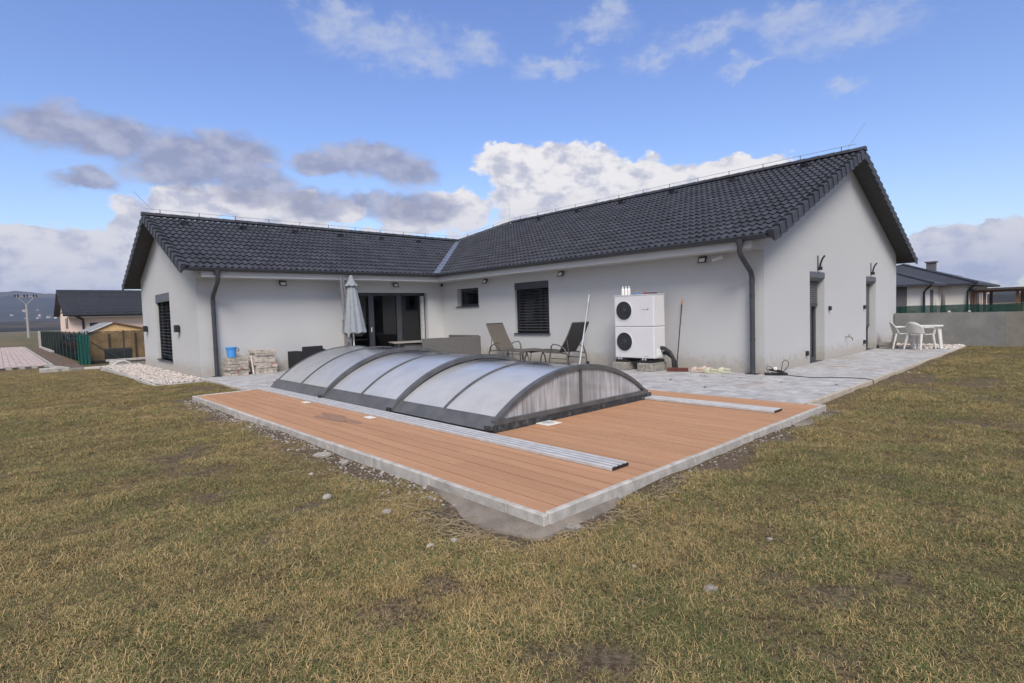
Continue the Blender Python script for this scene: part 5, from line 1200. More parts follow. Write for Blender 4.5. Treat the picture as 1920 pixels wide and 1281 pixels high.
wallseg(L1 + 0.03, 13.88, 'retaining', 'wall_section', 0.0); wallseg(13.883, 30.0, 'retaining_brown', 'wall_section', -0.006)
nf = thing('net_fence', 'low dark green shade net strung along the top of the retaining wall', 'fence', (18, YW + 0.5, 0))
m = MB(); n = 120
for k in range(n + 1):
    x = 11.0 + 19.0 * k / n; sag = 0.012 * math.sin(x * 5) + 0.02 * math.sin(x * 1.7); m.v += [(x - 18, 0.02 * math.sin(x * 3), 0.55), (x - 18, 0.0, 1.235 + 0.006 * (x - 11) + sag * 0.6)]
for k in range(n): m.f.append((2 * k, 2 * k + 2, 2 * k + 3, 2 * k + 1)); m.rnd.append(0)
m.build('net', 'shade_net', nf)
for k in range(10): MB().tube([(11.2 + 2.0 * k - 18, 0.03, 0.3), (11.2 + 2.0 * k - 18, 0.03, 1.26 + 0.012 * k)], 0.02, 6).build('post', 'post_dark', nf)
random.seed(77)
def rock(r, seed, flat=0.7):
    rs = random.Random(seed); bm = bmesh.new(); bmesh.ops.create_icosphere(bm, subdivisions=2 if r > 0.03 else 1, radius=r)
    dirs = [Vector((rs.uniform(-1, 1), rs.uniform(-1, 1), rs.uniform(-1, 1))).normalized() for _ in range(7)]
    for v_ in bm.verts:
        n_ = v_.co.normalized(); k = 1 + sum(0.16 * max(0, n_.dot(d)) ** 2 for d in dirs[:3]) - sum(0.20 * max(0, n_.dot(d)) ** 3 for d in dirs[3:]); v_.co = v_.co * k; v_.co.z *= flat
    return bm
def rock_obj(name, r, seed, m_, loc, label, cat, group=None, sc=(1, 1, 1)):
    bm = rock(r, seed); me_ = bpy.data.meshes.new(name); bm.to_mesh(me_); bm.free(); me_.materials.append(MATS[m_])
    o = link(name, me_); o.location = loc; o.rotation_euler = (0, 0, random.uniform(0, 6)); o.scale = sc; return tag(o, label, cat, group)
rock_obj('stone', 0.05, 1, 'stone_white', (12.55, YW + 0.10, 1.04), 'pale stone lying on the wall top, left of two', 'stone'); rock_obj('stone', 0.04, 2, 'stone_white', (13.05, YW + 0.10, 1.04), 'pale stone lying on the wall top, right of two', 'stone')
# neighbour bungalow behind the net
nb = thing('neighbour_bungalow', 'white neighbouring bungalow with dark hipped roof behind the green net', 'house', (6, 40, -0.4))
def lb(x, y, z): return (x - 6, y - 40, z + 0.4)
def nbox(nm, mt, x0, x1, y0, y1, z0, z1): return MB().box(x0 - 6, x1 - 6, y0 - 40, y1 - 40, z0 + 0.4, z1 + 0.4).build(nm, mt, nb)
nbox('wall', 'neighbour_white', 0.0, 7.25, 36, 46, -0.4, 2.55); nbox('wall', 'neighbour_white', 2, 8.95, 41, 51, -0.4, 2.55)
nbox('wall', 'neighbour_grey', 4.0, 6.25, 35.96, 35.998, -0.4, 2.5)
nbox('door', 'neighbour_grey', 7.251, 7.28, 37.9, 38.9, -0.4, 2.2); nbox('window', 'door_brown', 8.951, 8.98, 43.0, 44.0, 0.0, 2.1)
nbox('barbecue', 'black_plastic', 4.5, 5.8, 35.5, 35.9, -0.1, 0.55); nbox('boiler_cap', 'white_metal', 5.0, 5.3, 35.85, 35.95, 0.8, 1.15)
def hip(x0, x1, y0, y1, ze, zr, ov=0.6, nm='roof'):
    x0 -= ov; x1 += ov; y0 -= ov; y1 += ov; m = MB(); w_ = (x1 - x0) / 2; d_ = (y1 - y0) / 2
    if w_ < d_: r0, r1 = ((x0 + x1) / 2, y0 + w_), ((x0 + x1) / 2, y1 - w_)
    else: r0, r1 = (x0 + d_, (y0 + y1) / 2), (x1 - d_, (y0 + y1) / 2)
    vs = [lb(x0, y0, ze), lb(x1, y0, ze), lb(x1, y1, ze), lb(x0, y1, ze), lb(r0[0], r0[1], zr), lb(r1[0], r1[1], zr), lb(x0, y0, ze - 0.15), lb(x1, y0, ze - 0.15), lb(x1, y1, ze - 0.15), lb(x0, y1, ze - 0.15)]
    fs = [(0, 1, 5, 4), (1, 2, 5), (2, 3, 4, 5), (3, 0, 4)] if w_ >= d_ else [(0, 1, 4), (1, 2, 5, 4), (2, 3, 5), (3, 0, 4, 5)]
    fs += [(6, 7, 1, 0), (7, 8, 2, 1), (8, 9, 3, 2), (9, 6, 0, 3), (9, 8, 7, 6)]
    m.add(vs, fs); o = m.build(nm, 'roof_tile', nb)
    for a_, b_ in ((vs[0], vs[4]), (vs[1], vs[4] if w_ < d_ else vs[5]), (vs[4], vs[5])): MB().tube([a_, b_], 0.12, 6).build('ridge_cap', 'roof_tile', o)
    # tile courses as shallow steps
    return o
r1 = hip(0.0, 7.25, 36, 46, 2.6, 4.05); r2 = hip(-1, 8.95, 41, 53, 2.6, 4.55)
MB().box(-0.3, 0.3, 5.2, 5.8, 4.0, 4.95).build('chimney', 'neighbour_grey', nb)
MB().box(-0.4, 0.4, 5.1, 5.9, 4.95, 5.05).build('chimney_cap', 'neighbour_grey', nb)
for (x, y) in ((7.3, 35.9), (9.0, 40.9)):
    MB().tube([lb(x + 0.5, y - 0.5, 2.5), lb(x + 0.1, y - 0.15, 2.2), lb(x - 0.03, y - 0.02, 2.0), lb(x - 0.03, y - 0.02, -0.3)], 0.07, 8).build('downpipe', 'black_plastic', nb, True)
sp_ = MB()
for k in range(3):
    pass
e = thing('solar_panel', 'dark blue solar panels on the neighbouring roof slope', 'solar panel', lb(0, 0, 0))
e.location = (7.6, 46.4, 2.6 + (4.55 - 2.6) * (9.55 - 7.6) / 5.575)
a_ = math.atan2(4.55 - 2.6, 5.575); e.rotation_euler = (0, a_, 0)
for k in range(4): MB().box(-1.6, 0.0, -2.0 + 1.05 * k, -1.0 + 1.05 * k, 0.08, 0.12).build('module', 'solar', e)
e = thing('closed_parasol', 'small closed grey parasol before the neighbouring white wall', 'parasol', (7.75, 39.5, -0.4))
MB().tube([(0, 0, 0), (0, 0, 2.5)], 0.03, 6).build('pole', 'post_dark', e); MB().lathe([(0.16, 0.8), (0.22, 0.75), (0.16, 1.2), (0.11, 2.1), (0.04, 2.5)], 12).build('canopy', 'neighbour_grey', e, True)
pg = thing('pergola', 'brown timber pergola right of the neighbouring bungalow', 'pergola', (11, 44, -0.4))
bx_ = lambda nm, mt, *a: MB().box(*a).build(nm, mt, pg)
for x in (-1.2, 0.6): 
    for y in (-2.0, 1.5): bx_('post', 'brown_wood', x - 0.09, x + 0.09, y - 0.09, y + 0.09, 0, 2.35)
bx_('roof', 'door_brown', -2.0, 1.35, -2.6, 2.0, 2.45, 2.6); bx_('beam', 'brown_wood', -1.9, 1.2, -2.1, -1.95, 2.3, 2.449)
for k in range(6): bx_('slat', 'brown_wood', -1.9 + 0.12 * k, -1.85 + 0.12 * k, -2.05, -1.99, 0.4, 2.3)
bx_('screen', 'osb', 0.62, 1.28, 1.4, 1.46, 0.5, 2.2); bx_('rail', 'brown_wood', -1.1, 0.5, -2.02, -1.96, 1.2, 1.28)
for k in range(3): MB().tube([(0.75 + 0.22 * k, 1.34, 1.5), (0.75 + 0.22 * k, 1.34, 2.1)], [0.05, 0.09], 6).build('hanging_basket', 'brown_wood', pg)

# ------------------------------------------------------------------ left background
ng = thing('neighbour_house', 'pale peach neighbouring house with long dark roof beyond the fence', 'house', (-45, -2, -0.7))
def gb(x, y, z): return (x + 45, y + 2, z + 0.7)
# wall plane x=-45 faces us, long side runs along y
y0_, y1_ = -6.9, 6.0; ze_, zr_ = 2.85, 4.85
MB().box(-9, 0, y0_ + 2, y1_ + 2, 0, ze_ + 0.7).build('wall', 'neighbour_pink', ng)
m = MB(); m.add([gb(-45 - 9, y0_, ze_ - 0.1), gb(-45, y0_, ze_ - 0.1), gb(-49.5, y0_, zr_ - 0.15)], [(0, 1, 2)]); m.build('gable', 'neighbour_pink', ng)
m = MB(); ov = 0.7
yl, yr = y0_ - 0.45, y1_ + 0.5
zl = lambda d: ze_ + (zr_ - ze_) * d / 4.5
for s_, xs_ in ((1, (-44.3, -49.5)), (-1, (-54.7, -49.5))):
    a = [gb(xs_[0], yl, ze_ - 0.22), gb(xs_[0], yr, ze_ - 0.22), gb(xs_[1], yr, zr_), gb(xs_[1], yl, zr_)]; b2 = [(p[0], p[1], p[2] - 0.16) for p in a]
    m.add(a + b2, [(0, 1, 2, 3), (7, 6, 5, 4), (0, 4, 5, 1), (0, 3, 7, 4), (1, 5, 6, 2)] if s_ > 0 else [(3, 2, 1, 0), (4, 5, 6, 7), (1, 5, 4, 0), (4, 7, 3, 0), (2, 6, 5, 1)])
rf = m.build('roof', 'roof_tile', ng)
# tile courses as stepped strips on the visible slope
cs = MB(); nC = 26
for k in range(nC):
    t0, t1 = k / nC, (k + 1) / nC; f = lambda t, up: (gb(-44.3 - 5.2 * t, 0, 0)[0], gb(0, 0, ze_ - 0.22 + (zr_ - ze_ + 0.22) * t + up)[2])
    p0, p1 = f(t0, 0.075), f(t1, 0.02); pb_ = f(t0, 0.01)
    cs.add([(pb_[0], yl + 2, pb_[1]), (pb_[0], yr + 2, pb_[1]), (p0[0], yl + 2, p0[1]), (p0[0], yr + 2, p0[1]), (p1[0], yl + 2, p1[1]), (p1[0], yr + 2, p1[1])], [(0, 1, 3, 2), (2, 3, 5, 4)], rnd=random.random())
cs.build('tile_courses', 'roof_tile', rf)
MB().tube([gb(-44.2, yl, ze_ - 0.42), gb(-44.2, yr, ze_ - 0.42)], 0.09, 8).build('gutter', 'black_plastic', ng); MB().tube([gb(-44.2, y0_ + 0.35, ze_ - 0.45), gb(-44.6, y0_ + 0.9, ze_ - 0.8), gb(-44.9, y0_ + 0.95, ze_ - 1.1), gb(-44.9, y0_ + 0.95, -0.6)], 0.09, 8).build('downpipe', 'black_plastic', ng, True)
MB().box(0.005, 0.5, yl + 2.3, yr + 2, ze_ + 0.05, ze_ + 0.15).build('eaves_board', 'white_metal', ng)
for (ya, yb_, za, zb_) in ((-5.5, -3.7, 0.6, 1.75), (0.2, 2.6, 0.1, 1.75)):
    o = MB().box(-0.05, 0.03, ya + 2, yb_ + 2, za + 0.7, zb_ + 0.7).build('window', 'door_brown', ng); MB().box(0.031, 0.04, ya + 2.12, (ya + yb_) / 2 + 1.95, za + 0.82, zb_ + 0.58).box(0.031, 0.04, (ya + yb_) / 2 + 2.05, yb_ + 1.88, za + 0.82, zb_ + 0.58).build('pane', 'solar', o)
for k in range(2): MB().box(-1.6 - 1.4 * k, -1.1 - 1.4 * k, y0_ + 1.96, y0_ + 1.999, 2.0, 2.9).build('window', 'door_brown', ng)
# shed of chipboard
sh_ = thing('chipboard_shed', 'low chipboard shed with grey pitched roof behind the fence', 'shed', (-21, -6.87, -0.6))
ysl, ysr, yap = -1.35, 1.9, 0.0
MB().add([(0, ysl + 0.3, 0), (0, ysr, 0), (0, ysr, 1.72), (0, yap, 2.18), (0, ysl + 0.3, 1.64), (-5, ysl + 0.3, 0), (-5, ysr, 0), (-5, ysr, 1.72), (-5, yap, 2.18), (-5, ysl + 0.3, 1.64)], [(0, 1, 2, 3, 4), (9, 8, 7, 6, 5), (0, 4, 9, 5), (1, 6, 7, 2)]).build('wall', 'osb', sh_)
MB().add([(0.06, ysl - 0.15, 1.52), (0.06, yap, 2.22), (-5.2, yap, 2.22), (-5.2, ysl - 0.15, 1.52), (0.06, ysl - 0.15, 1.47), (0.06, yap, 2.17), (-5.2, yap, 2.17), (-5.2, ysl - 0.15, 1.47)], [(0, 1, 2, 3), (7, 6, 5, 4), (0, 4, 5, 1), (3, 7, 4, 0)]).build('roof', 'shed_roof', sh_)
MB().add([(0.06, ysr + 0.5, 1.62), (0.06, yap, 2.222), (-5.2, yap, 2.222), (-5.2, ysr + 0.5, 1.62), (0.06, ysr + 0.5, 1.57), (0.06, yap, 2.172), (-5.2, yap, 2.172), (-5.2, ysr + 0.5, 1.57)], [(3, 2, 1, 0), (4, 5, 6, 7), (1, 5, 4, 0), (0, 4, 7, 3)]).build('roof', 'osb', sh_)
for (p, q_) in (((0.08, ysl - 0.15, 1.50), (0.08, yap, 2.20)), ((0.08, yap, 2.20), (0.08, ysr + 0.5, 1.60))): MB().tube([p, q_], 0.035, 4).build('verge_board', 'white_plastic' if p[1] < 0 else 'brown_wood', sh_)
for y in (-1.5, -0.2, 1.0, 2.1): MB().box(0.005, 0.06, y - 0.04, y + 0.04, 0, 1.6).build('batten', 'brown_wood', sh_)
# dark mesh fence: one run away from us, one run across
fa = thing('mesh_fence', 'dark netted mesh fence running away along the neighbouring drive', 'fence', (-34, -8.75, -0.6))
def run(e, p, q_, npost, h, net, base):
    p, q_ = Vector(p), Vector(q_)
    n = 40; m = MB()
    for k in range(n + 1):
        c = p + (q_ - p) * (k / n); m.v += [c + Vector((0, 0, 0.03)), c + Vector((0, 0, h - 0.02 + 0.015 * math.sin(k * 1.9)))]
    for k in range(n): m.f.append((2 * k, 2 * k + 2, 2 * k + 3, 2 * k + 1)); m.rnd.append(0)
    m.build('netting', net, e)
    for k in range(npost):
        c = p + (q_ - p) * (k / (npost - 1)); MB().tube([c + Vector((0.0, 0.0, -0.1)), c + Vector((0, 0, h + 0.05))], 0.032, 8).build('post', 'post_dark', e)
    MB().tube([p + Vector((0, 0, h)), q_ + Vector((0, 0, h))], 0.014, 6).build('top_wire', 'post_dark', e)
run(fa, (-17, 0.20, 0.12), (16.3, 0.35, 0.12), 15, 1.60, 'fence_dark', None)
MB().box(-17, -3.0, 0.05, 0.25, -0.3, 0.32).build('concrete_sill', 'concrete', fa)
MB().box(-17.2, -17.0, 0.0, 0.3, -0.2, 1.75).build('end_pillar', 'concrete', fa)
fb = thing('mesh_fence', 'see-through dark mesh fence across the yard before the chipboard shed', 'fence', (-17.6, -6.6, -0.6))
run(fb, (0, -1.72, 0.12), (0, 2.6, 0.12), 4, 1.62, 'fence_net', None)
MB().tube([(0.02, -1.60, 1.25), (0.02, -0.35, 0.25)], 0.03, 6).build('brace', 'post_dark', fb)
gc = MB(); n = 20
for k in range(n + 1):
    y = -0.24 + 0.48 * k / n; gc.v += [(0.03 * math.sin(k * 1.1), y, 0.0), (0.02 * math.sin(k * 1.3), y, 1.55 + 0.02 * math.sin(k * 0.9))]
for k in range(n): gc.f.append((2 * k, 2 * k + 2, 2 * k + 3, 2 * k + 1)); gc.rnd.append(0)
o = gc.build('shade_cloth', 'green_cloth'); o.location = (-17.45, -8.50, -0.52); tag(o, 'bright green shade cloth hung at the fence corner', 'cloth')
e = thing('covered_box', 'dark covered box standing behind the mesh fence', 'box', (-19.0, -6.95, -0.6)); bev(MB().box(-0.4, 0.4, -0.55, 0.55, 0.1, 0.85).build('cover', 'neighbour_grey', e), 0.05, 2); MB().box(-0.35, 0.35, -0.5, 0.5, 0.0, 0.1).build('base', 'brown_wood', e)
# car roof showing over the fence
e = thing('parked_car', 'red car with pale roof rails just showing over the fence', 'car', (-39.5, -6.95, -0.65), R(4))
def loft(m_, sections, mt, nm):
    m = MB(); k = len(sections[0])
    for s_ in sections: m.v += s_
    for i in range(len(sections) - 1):
        for j in range(k): m.f.append((i * k + j, i * k + (j + 1) % k, (i + 1) * k + (j + 1) % k, (i + 1) * k + j)); m.rnd.append(0)
    m.f += [tuple(reversed(range(k))), tuple((len(sections) - 1) * k + j for j in range(k))]; m.rnd += [0, 0]
    return m.build(nm, mt, e, True)
def sec(x, hw, z0, z1): return [(x, -hw, z0), (x, hw, z0), (x, hw, z1 * 0.8 + z0 * 0.2), (x, hw * 0.85, z1), (x, -hw * 0.85, z1), (x, -hw, z1 * 0.8 + z0 * 0.2)]
loft(None, [sec(-2.1, 0.75, 0.35, 0.75), sec(-1.9, 0.85, 0.25, 0.95), sec(0.9, 0.88, 0.22, 1.0), sec(1.9, 0.85, 0.25, 0.85), sec(2.1, 0.7, 0.35, 0.65)], 'car_red', 'body'); loft(None, [sec(-1.8, 0.70, 0.96, 1.05), sec(-1.3, 0.70, 0.96, 1.46), sec(-0.2, 0.70, 0.96, 1.52), sec(0.4, 0.68, 0.97, 1.42), sec(1.1, 0.66, 0.97, 1.05)], 'solar', 'cabin')
MB().tube([(-1.75, 0.72, 1.08), (-1.25, 0.66, 1.49), (-0.2, 0.66, 1.555), (0.45, 0.64, 1.45), (1.1, 0.66, 1.06)], 0.05, 6).build('roof_rail', 'car_white', e, True)
MB().tube([(-1.75, -0.72, 1.08), (-1.25, -0.66, 1.49), (-0.2, -0.66, 1.555), (0.45, -0.64, 1.45), (1.1, -0.66, 1.06)], 0.05, 6).build('roof_rail', 'car_white', e, True)
for x in (-1.3, 1.3):
    for s_ in (-1, 1): w_ = MB().tube([(x, s_ * 0.72, 0.31), (x, s_ * 0.90, 0.31)], 0.31, 16).build('wheel', 'rubber', e); MB().tube([(x, s_ * 0.901, 0.31), (x, s_ * 0.91, 0.31)], 0.18, 12).build('rim', 'rail_alu', w_)
# paved drive
dv = struct(MB().box(-54, -17.6, -16.5, -9.75, -0.75, -0.312).build('paved_drive', 'paver_bed')); random.seed(6)
pv = []
y = -16.4; r_ = 0
while y < -9.85:
    x = -53.9 - (0.2 if r_ % 2 else 0)
    while x < -17.75: pv.append((x, y)); x += 0.42
    y += 0.22; r_ += 1
pv.sort(key=lambda p: -p[0] + 0.4 * abs(p[1] + 10.5)); me_ = MB().cbox(-0.203, 0.203, -0.103, 0.103, -0.05, 0, 0.006).mesh('paver', 'drive_paver')
for (x, y) in pv[:300]: o = link('paver', me_, dv); o.location = (x + 0.2, y + 0.1, -0.285)
m = MB()
for (x, y) in pv[300:]: m.cbox(x - 0.003, x + 0.403, y - 0.003, y + 0.203, -0.335, -0.285, 0.006, rnd=random.random())
struct(m.build('farther_pavers', 'drive_paver', dv), 'stuff')
dk = struct(MB().box(-54, -17.58, -9.75, -9.66, -0.75, -0.30).build('drive_kerb', 'concrete')); 
y = -16.5
while y < -9.66: MB().cbox(-17.58, -17.50, y + 0.004, min(y + 1.0, -9.66) - 0.004, -0.46, -0.275, 0.008, rnd=random.random()).build('kerb_stone', 'concrete', dk); y += 1.0
struct(MB().add([(-52, -9.65, -0.40), (-12.6, -9.72, -0.36), (-12.6, -8.75, -0.36), (-52, -8.45, -0.40)], [(0, 1, 2, 3)]).build('soil_strip', 'soil'))
# loose kerbs and blocks by the fence corner
def piece(nm, loc, rz, sx_, sy_, sz_, mt, label, cat, tilt=0.0):
    o = bev(MB().box(-sx_ / 2, sx_ / 2, -sy_ / 2, sy_ / 2, 0, sz_).build(nm, mt), 0.01, 1); o.location = loc; o.rotation_euler = (0, tilt, rz); return tag(o, label, cat)
piece('concrete_block', (-11.7, -10.12, -0.38), 0.1, 0.5, 0.5, 0.24, 'concrete', 'pale concrete block by the near corner of the paved drive', 'block'); piece('concrete_slab', (-10.6, -10.05, -0.35), 0.15, 0.35, 0.62, 0.07, 'concrete', 'flat concrete slab lying on the lawn before the block', 'slab')
piece('kerb_piece', (-12.6, -9.75, -0.36), 0.18, 2.4, 0.07, 0.22, 'concrete', 'long kerb running from the block along the soil strip', 'kerb')
piece('kerb_piece', (-12.2, -9.35, -0.36), 0.05, 0.07, 1.0, 0.13, 'block_concrete', 'dark kerb left of the short pale kerb before the fence', 'kerb'); piece('kerb_piece', (-12.1, -8.75, -0.36), 0.05, 0.08, 0.50, 0.14, 'stone_white', 'short pale kerb before the green cloth', 'kerb'); piece('kerb_piece', (-12.2, -8.12, -0.36), 0.05, 0.07, 0.75, 0.14, 'block_concrete', 'dark kerb right of the short pale kerb before the fence', 'kerb')
piece('timber_board', (-11.3, -8.95, -0.345), 0.05, 0.16, 2.0, 0.03, 'straw', 'pale weathered board lying before the loose kerbs', 'board')
piece('concrete_block', (-11.8, -7.95, -0.36), 0.3, 0.5, 0.35, 0.34, 'concrete', 'grey concrete block beside the corner of the gravel bed', 'block')
o = MB().tube([(-11.2, -8.35, -0.25), (-11.2, -8.2, -0.19), (-11.25, -8.0, -0.06), (-11.3, -7.8, -0.03), (-11.3, -7.6, -0.12), (-11.3, -7.5, -0.25)], 0.045, 8).build('pipe_hose', 'hose', None, True); tag(o, 'pale ribbed hose bent over the grey block', 'hose')
e = thing('low_wall', 'low block wall with pale capping behind the gravel bed', 'wall', (-13.2, -6.6, -0.45)); MB().box(-0.12, 0.12, -1.45, 1.2, 0, 0.34).build('wall', 'block_concrete', e); MB().box(-0.18, 0.18, -1.55, 1.2, 0.341, 0.42).build('capping', 'concrete', e)
# electricity pole
e = thing('electricity_pole', 'concrete electricity pole with three insulator pairs in the field', 'pole', (-135.0, -11.0 + 4.2, -0.7))
MB().tube([(0, 0, 0), (0, 0, 7.2)], [0.26, 0.18], 8).build('mast', 'pole_concrete', e); MB().tube([(0, -1.7, 8.6), (0, 1.7, 8.6)], 0.09, 6).tube([(0, -1.3, 8.6), (0, 0, 7.0), (0, 1.3, 8.6)], 0.09, 6).build('cross_arm', 'pole_concrete', e)
for y in (-1.65, -1.2, -0.25, 0.2, 1.2, 1.65): MB().tube([(0, y, 8.6), (0, y, 9.1)], 0.14, 6).build('insulator', 'black_plastic', e)
# ------------------------------------------------------------------ gravel bed with kerb at the left gable
gbd = struct(MB().box(-8.6, 0.55, -8.80, -L2 - 0.005, -0.35, -0.05).build('gravel_bed', 'soil'))
y = -8.6
while y < 0.5: MB().cbox(y + 0.004, min(y + 1.0, 0.55) - 0.004, -8.86, -8.80, -0.30, -0.015, 0.008, rnd=random.random()).build('kerb_stone', 'concrete', gbd); y += 1.0
MB().cbox(0.55, 0.60, -8.86, -7.78, -0.30, -0.03, 0.008).build('kerb_stone', 'concrete', gbd)
def scatter_rocks(name, pts, m_, parent=None):
    base_ = []
    for s_ in range(6):
        bm = rock(1.0, 100 + s_, 0.65); bm.free()
        bm = bmesh.new(); bmesh.ops.create_icosphere(bm, subdivisions=1, radius=1.0); rs = random.Random(s_)
        for v_ in bm.verts: v_.co *= rs.uniform(0.72, 1.15); v_.co.z *= 0.7
        base_.append((np.array([v_.co[:] for v_ in bm.verts]), [[q_.index for q_ in f.verts] for f in bm.faces])); bm.free()
    V = []; Fc = []; rn = []; k = 0
    for (x, y, z, r_) in pts:
        vs, fs = base_[random.randrange(6)]; a_ = random.uniform(0, 6.28); c, s_ = math.cos(a_), math.sin(a_); v_ = vs * r_
        V.append(np.stack([v_[:, 0] * c - v_[:, 1] * s_ * 1.2 + x, v_[:, 0] * s_ + v_[:, 1] * c * 0.8 + y, v_[:, 2] + z], 1)); Fc += [[i + k for i in f] for f in fs]; rn += [random.random()] * len(fs); k += len(vs)
    m = MB(); m.v = np.concatenate(V).tolist(); m.f = Fc; m.rnd = rn
    return struct(m.build(name, m_, parent), 'stuff')
random.seed(41)
pts = [(random.uniform(-8.5, 0.53), random.uniform(-8.78, -L2 - 0.02), random.uniform(-0.055, 0.0), random.uniform(0.018, 0.042)) for _ in range(4200)]
o = scatter_rocks('white_gravel', pts, 'stone_white'); tag(o, 'white gravel filling the bed along the left gable', 'gravel')
# rubble strip along the deck kerb, heap at the end of the terrace
pts = []
while len(pts) < 900:
    x = random.uniform(4.0, 12.4); d = abs(random.gauss(0, 0.16)) + 0.015; y = YD0 - d
    if d > 0.8 or random.random() > (0.35 + 0.65 * float(vnoise(x, y, 1.6, 4))): continue
    r_ = random.choice((0.006, 0.008, 0.010, 0.012, 0.016, 0.022 if random.random() < 0.3 else 0.010)); pts.append((x, y, float(lawn_z(x, y)) + r_ * 0.3, r_))
while len(pts) < 1150:
    y = random.uniform(-8.6, -3.3); d = abs(random.gauss(0, 0.10)) + 0.02; x = XD1 + d; r_ = random.choice((0.006, 0.008, 0.012)); pts.append((x, y, float(lawn_z(x, y)) + r_ * 0.3, r_))
o = scatter_rocks('kerb_rubble', pts, 'stone_grey'); tag(o, 'small grey rubble strewn along the deck kerb', 'rubble')
pts = [(random.uniform(L1 + 0.05, 13.0), random.uniform(TY1, YW - 0.02), random.uniform(-0.03, 0.03), random.uniform(0.025, 0.06)) for _ in range(800)] + [(13.06 + abs(random.gauss(0, 0.12)), random.uniform(2.2, 8.4), -0.085 + random.uniform(-.02, .02), random.uniform(0.010, 0.026)) for _ in range(420)]
o = scatter_rocks('pale_rubble', pts, 'stone_white'); tag(o, 'pale broken rubble at the end of the gable terrace', 'rubble')
struct(MB().box(L1 + 0.01, 13.0, TY1 + 0.003, YW - 0.005, -0.4, -0.04).build('rubble_bed', 'soil'))
# ------------------------------------------------------------------ single stones and slabs on the lawn
random.seed(51)
LS = [(11.44, -9.54, 0.040, 'largest pale stone on the left lawn before the kerb rubble'), (12.21, -9.42, 0.034, 'pale stone on the lawn left of the bare footing'), (12.93, -9.34, 0.030, 'pale stone nearest below the deck corner, upper of two'), (12.92, -9.53, 0.028, 'pale stone below the deck corner, lower of two'),
      (14.45, -8.79, 0.032, 'grey stone alone on the right foreground lawn'), (14.42, -7.95, 0.022, 'small grey stone farther right on the lawn'), (14.01, -8.85, 0.014, 'tiny grey stone on the lawn right below the deck corner'), (10.70, -9.36, 0.026, 'pale stone left of the largest lawn stone'), (9.60, -9.15, 0.024, 'small pale stone at the left edge of the rubble strip')]
for i, (x, y, r_, l_) in enumerate(LS):
    rock_obj('stone', r_, 200 + i, 'stone_grey', (x, y, float(lawn_z(x, y)) + r_ * 0.3), l_, 'stone', 'stones on the lawn')
def slab(x, y, a, b_, rz, tilt, label):
    m = MB(); pl = [(-a, -b_ * 0.6), (a * 0.5, -b_), (a, b_ * 0.2), (a * 0.3, b_), (-a * 0.8, b_ * 0.7)]
    m.prism(pl, 0, 0.022, lambda p, u: (p[0], p[1], u)); o = m.build('stone_slab', 'stone_grey'); o.location = (x, y, float(lawn_z(x, y)) + 0.012); o.rotation_euler = (tilt, 0, rz); tag(o, label, 'stone')
slab(10.10, -8.98, 0.10, 0.06, 0.6, 0.15, 'flat grey stone leaning by the kerb in the rubble strip'); slab(10.55, -8.95, 0.06, 0.04, 0.2, 0.4, 'small pointed stone standing at the kerb in the rubble strip'); slab(13.36, -8.62, 0.055, 0.045, 0.5, 0.1, 'flat pale stone lying right of the deck corner')
# dead leaves on the terrace and deck
lm = MB().add([(-0.05, 0, 0), (0, -0.02, 0.008), (0.05, 0, 0.002), (0, 0.02, 0.010)], [(0, 1, 3), (1, 2, 3)]).mesh('dead_leaf', 'leaf_dead')
random.seed(8)
for i in range(16):
    x, y = random.uniform(10.0, 12.9), random.uniform(-2.9, 1.0) if i < 13 else random.uniform(2, 5)
    if x < L1 + 0.1 and y > -0.6: y = -0.9
    if i > 12: x = random.uniform(11.4, 12.9)
    o = link('dead_leaf', lm); o.location = (x, y, 0.005); o.rotation_euler = (0, 0, random.uniform(0, 6)); o.scale = (random.uniform(0.5, 1.2),) * 3; tag(o, 'dark curled dead leaf lying on the grey terrace pavers', 'leaf', 'dead leaves on the terrace')

# ------------------------------------------------------------------ grass
gmat = bpy.data.materials.new('grass_blade'); gmat.use_nodes = True; t = NT(gmat.node_tree); b = t.n['Principled BSDF']; b.inputs['Roughness'].default_value = 0.75; b.inputs['Specular IOR Level'].default_value = 0.2
pos = t.new('ShaderNodeNewGeometry').outputs['Position']
n1 = t.noise(pos, 0.42, 4, 0.6).outputs[0]; n2 = t.noise(pos, 1.7, 6, 0.65).outputs[0]
rn_ = t.new('ShaderNodeObjectInfo').outputs['Random']
br_ = t.new('ShaderNodeAttribute', attribute_name='rnd').outputs['Fac']
gr_ = t.mix(t.ramp(rn_, 0, 1, smooth=False), (0.165, 0.168, 0.058), (0.078, 0.110, 0.040))
dry = t.mix(t.ramp(br_, 0, 1, smooth=False), (0.265, 0.170, 0.073), (0.52, 0.380, 0.178))
sepx = t.new('ShaderNodeSeparateXYZ'); t.l.new(pos, sepx.inputs[0])
k = t.math('ADD', t.math('ADD', t.math('MULTIPLY', n1, 0.9), t.math('MULTIPLY', n2, 0.8)), t.math('MULTIPLY', t.math('SUBTRACT', br_, 0.5), 0.75))
k = t.math('SUBTRACT', k, t.ramp(sepx.outputs[0], 11.5, 14.5, 0.0, 0.10))
t.l.new(t.mix(t.ramp(k, 0.60, 1.02), gr_, dry), b.inputs['Base Color'])
MATS['grass_blade'] = gmat
gcol = bpy.data.collections.new('grass_sources')
random.seed(61)
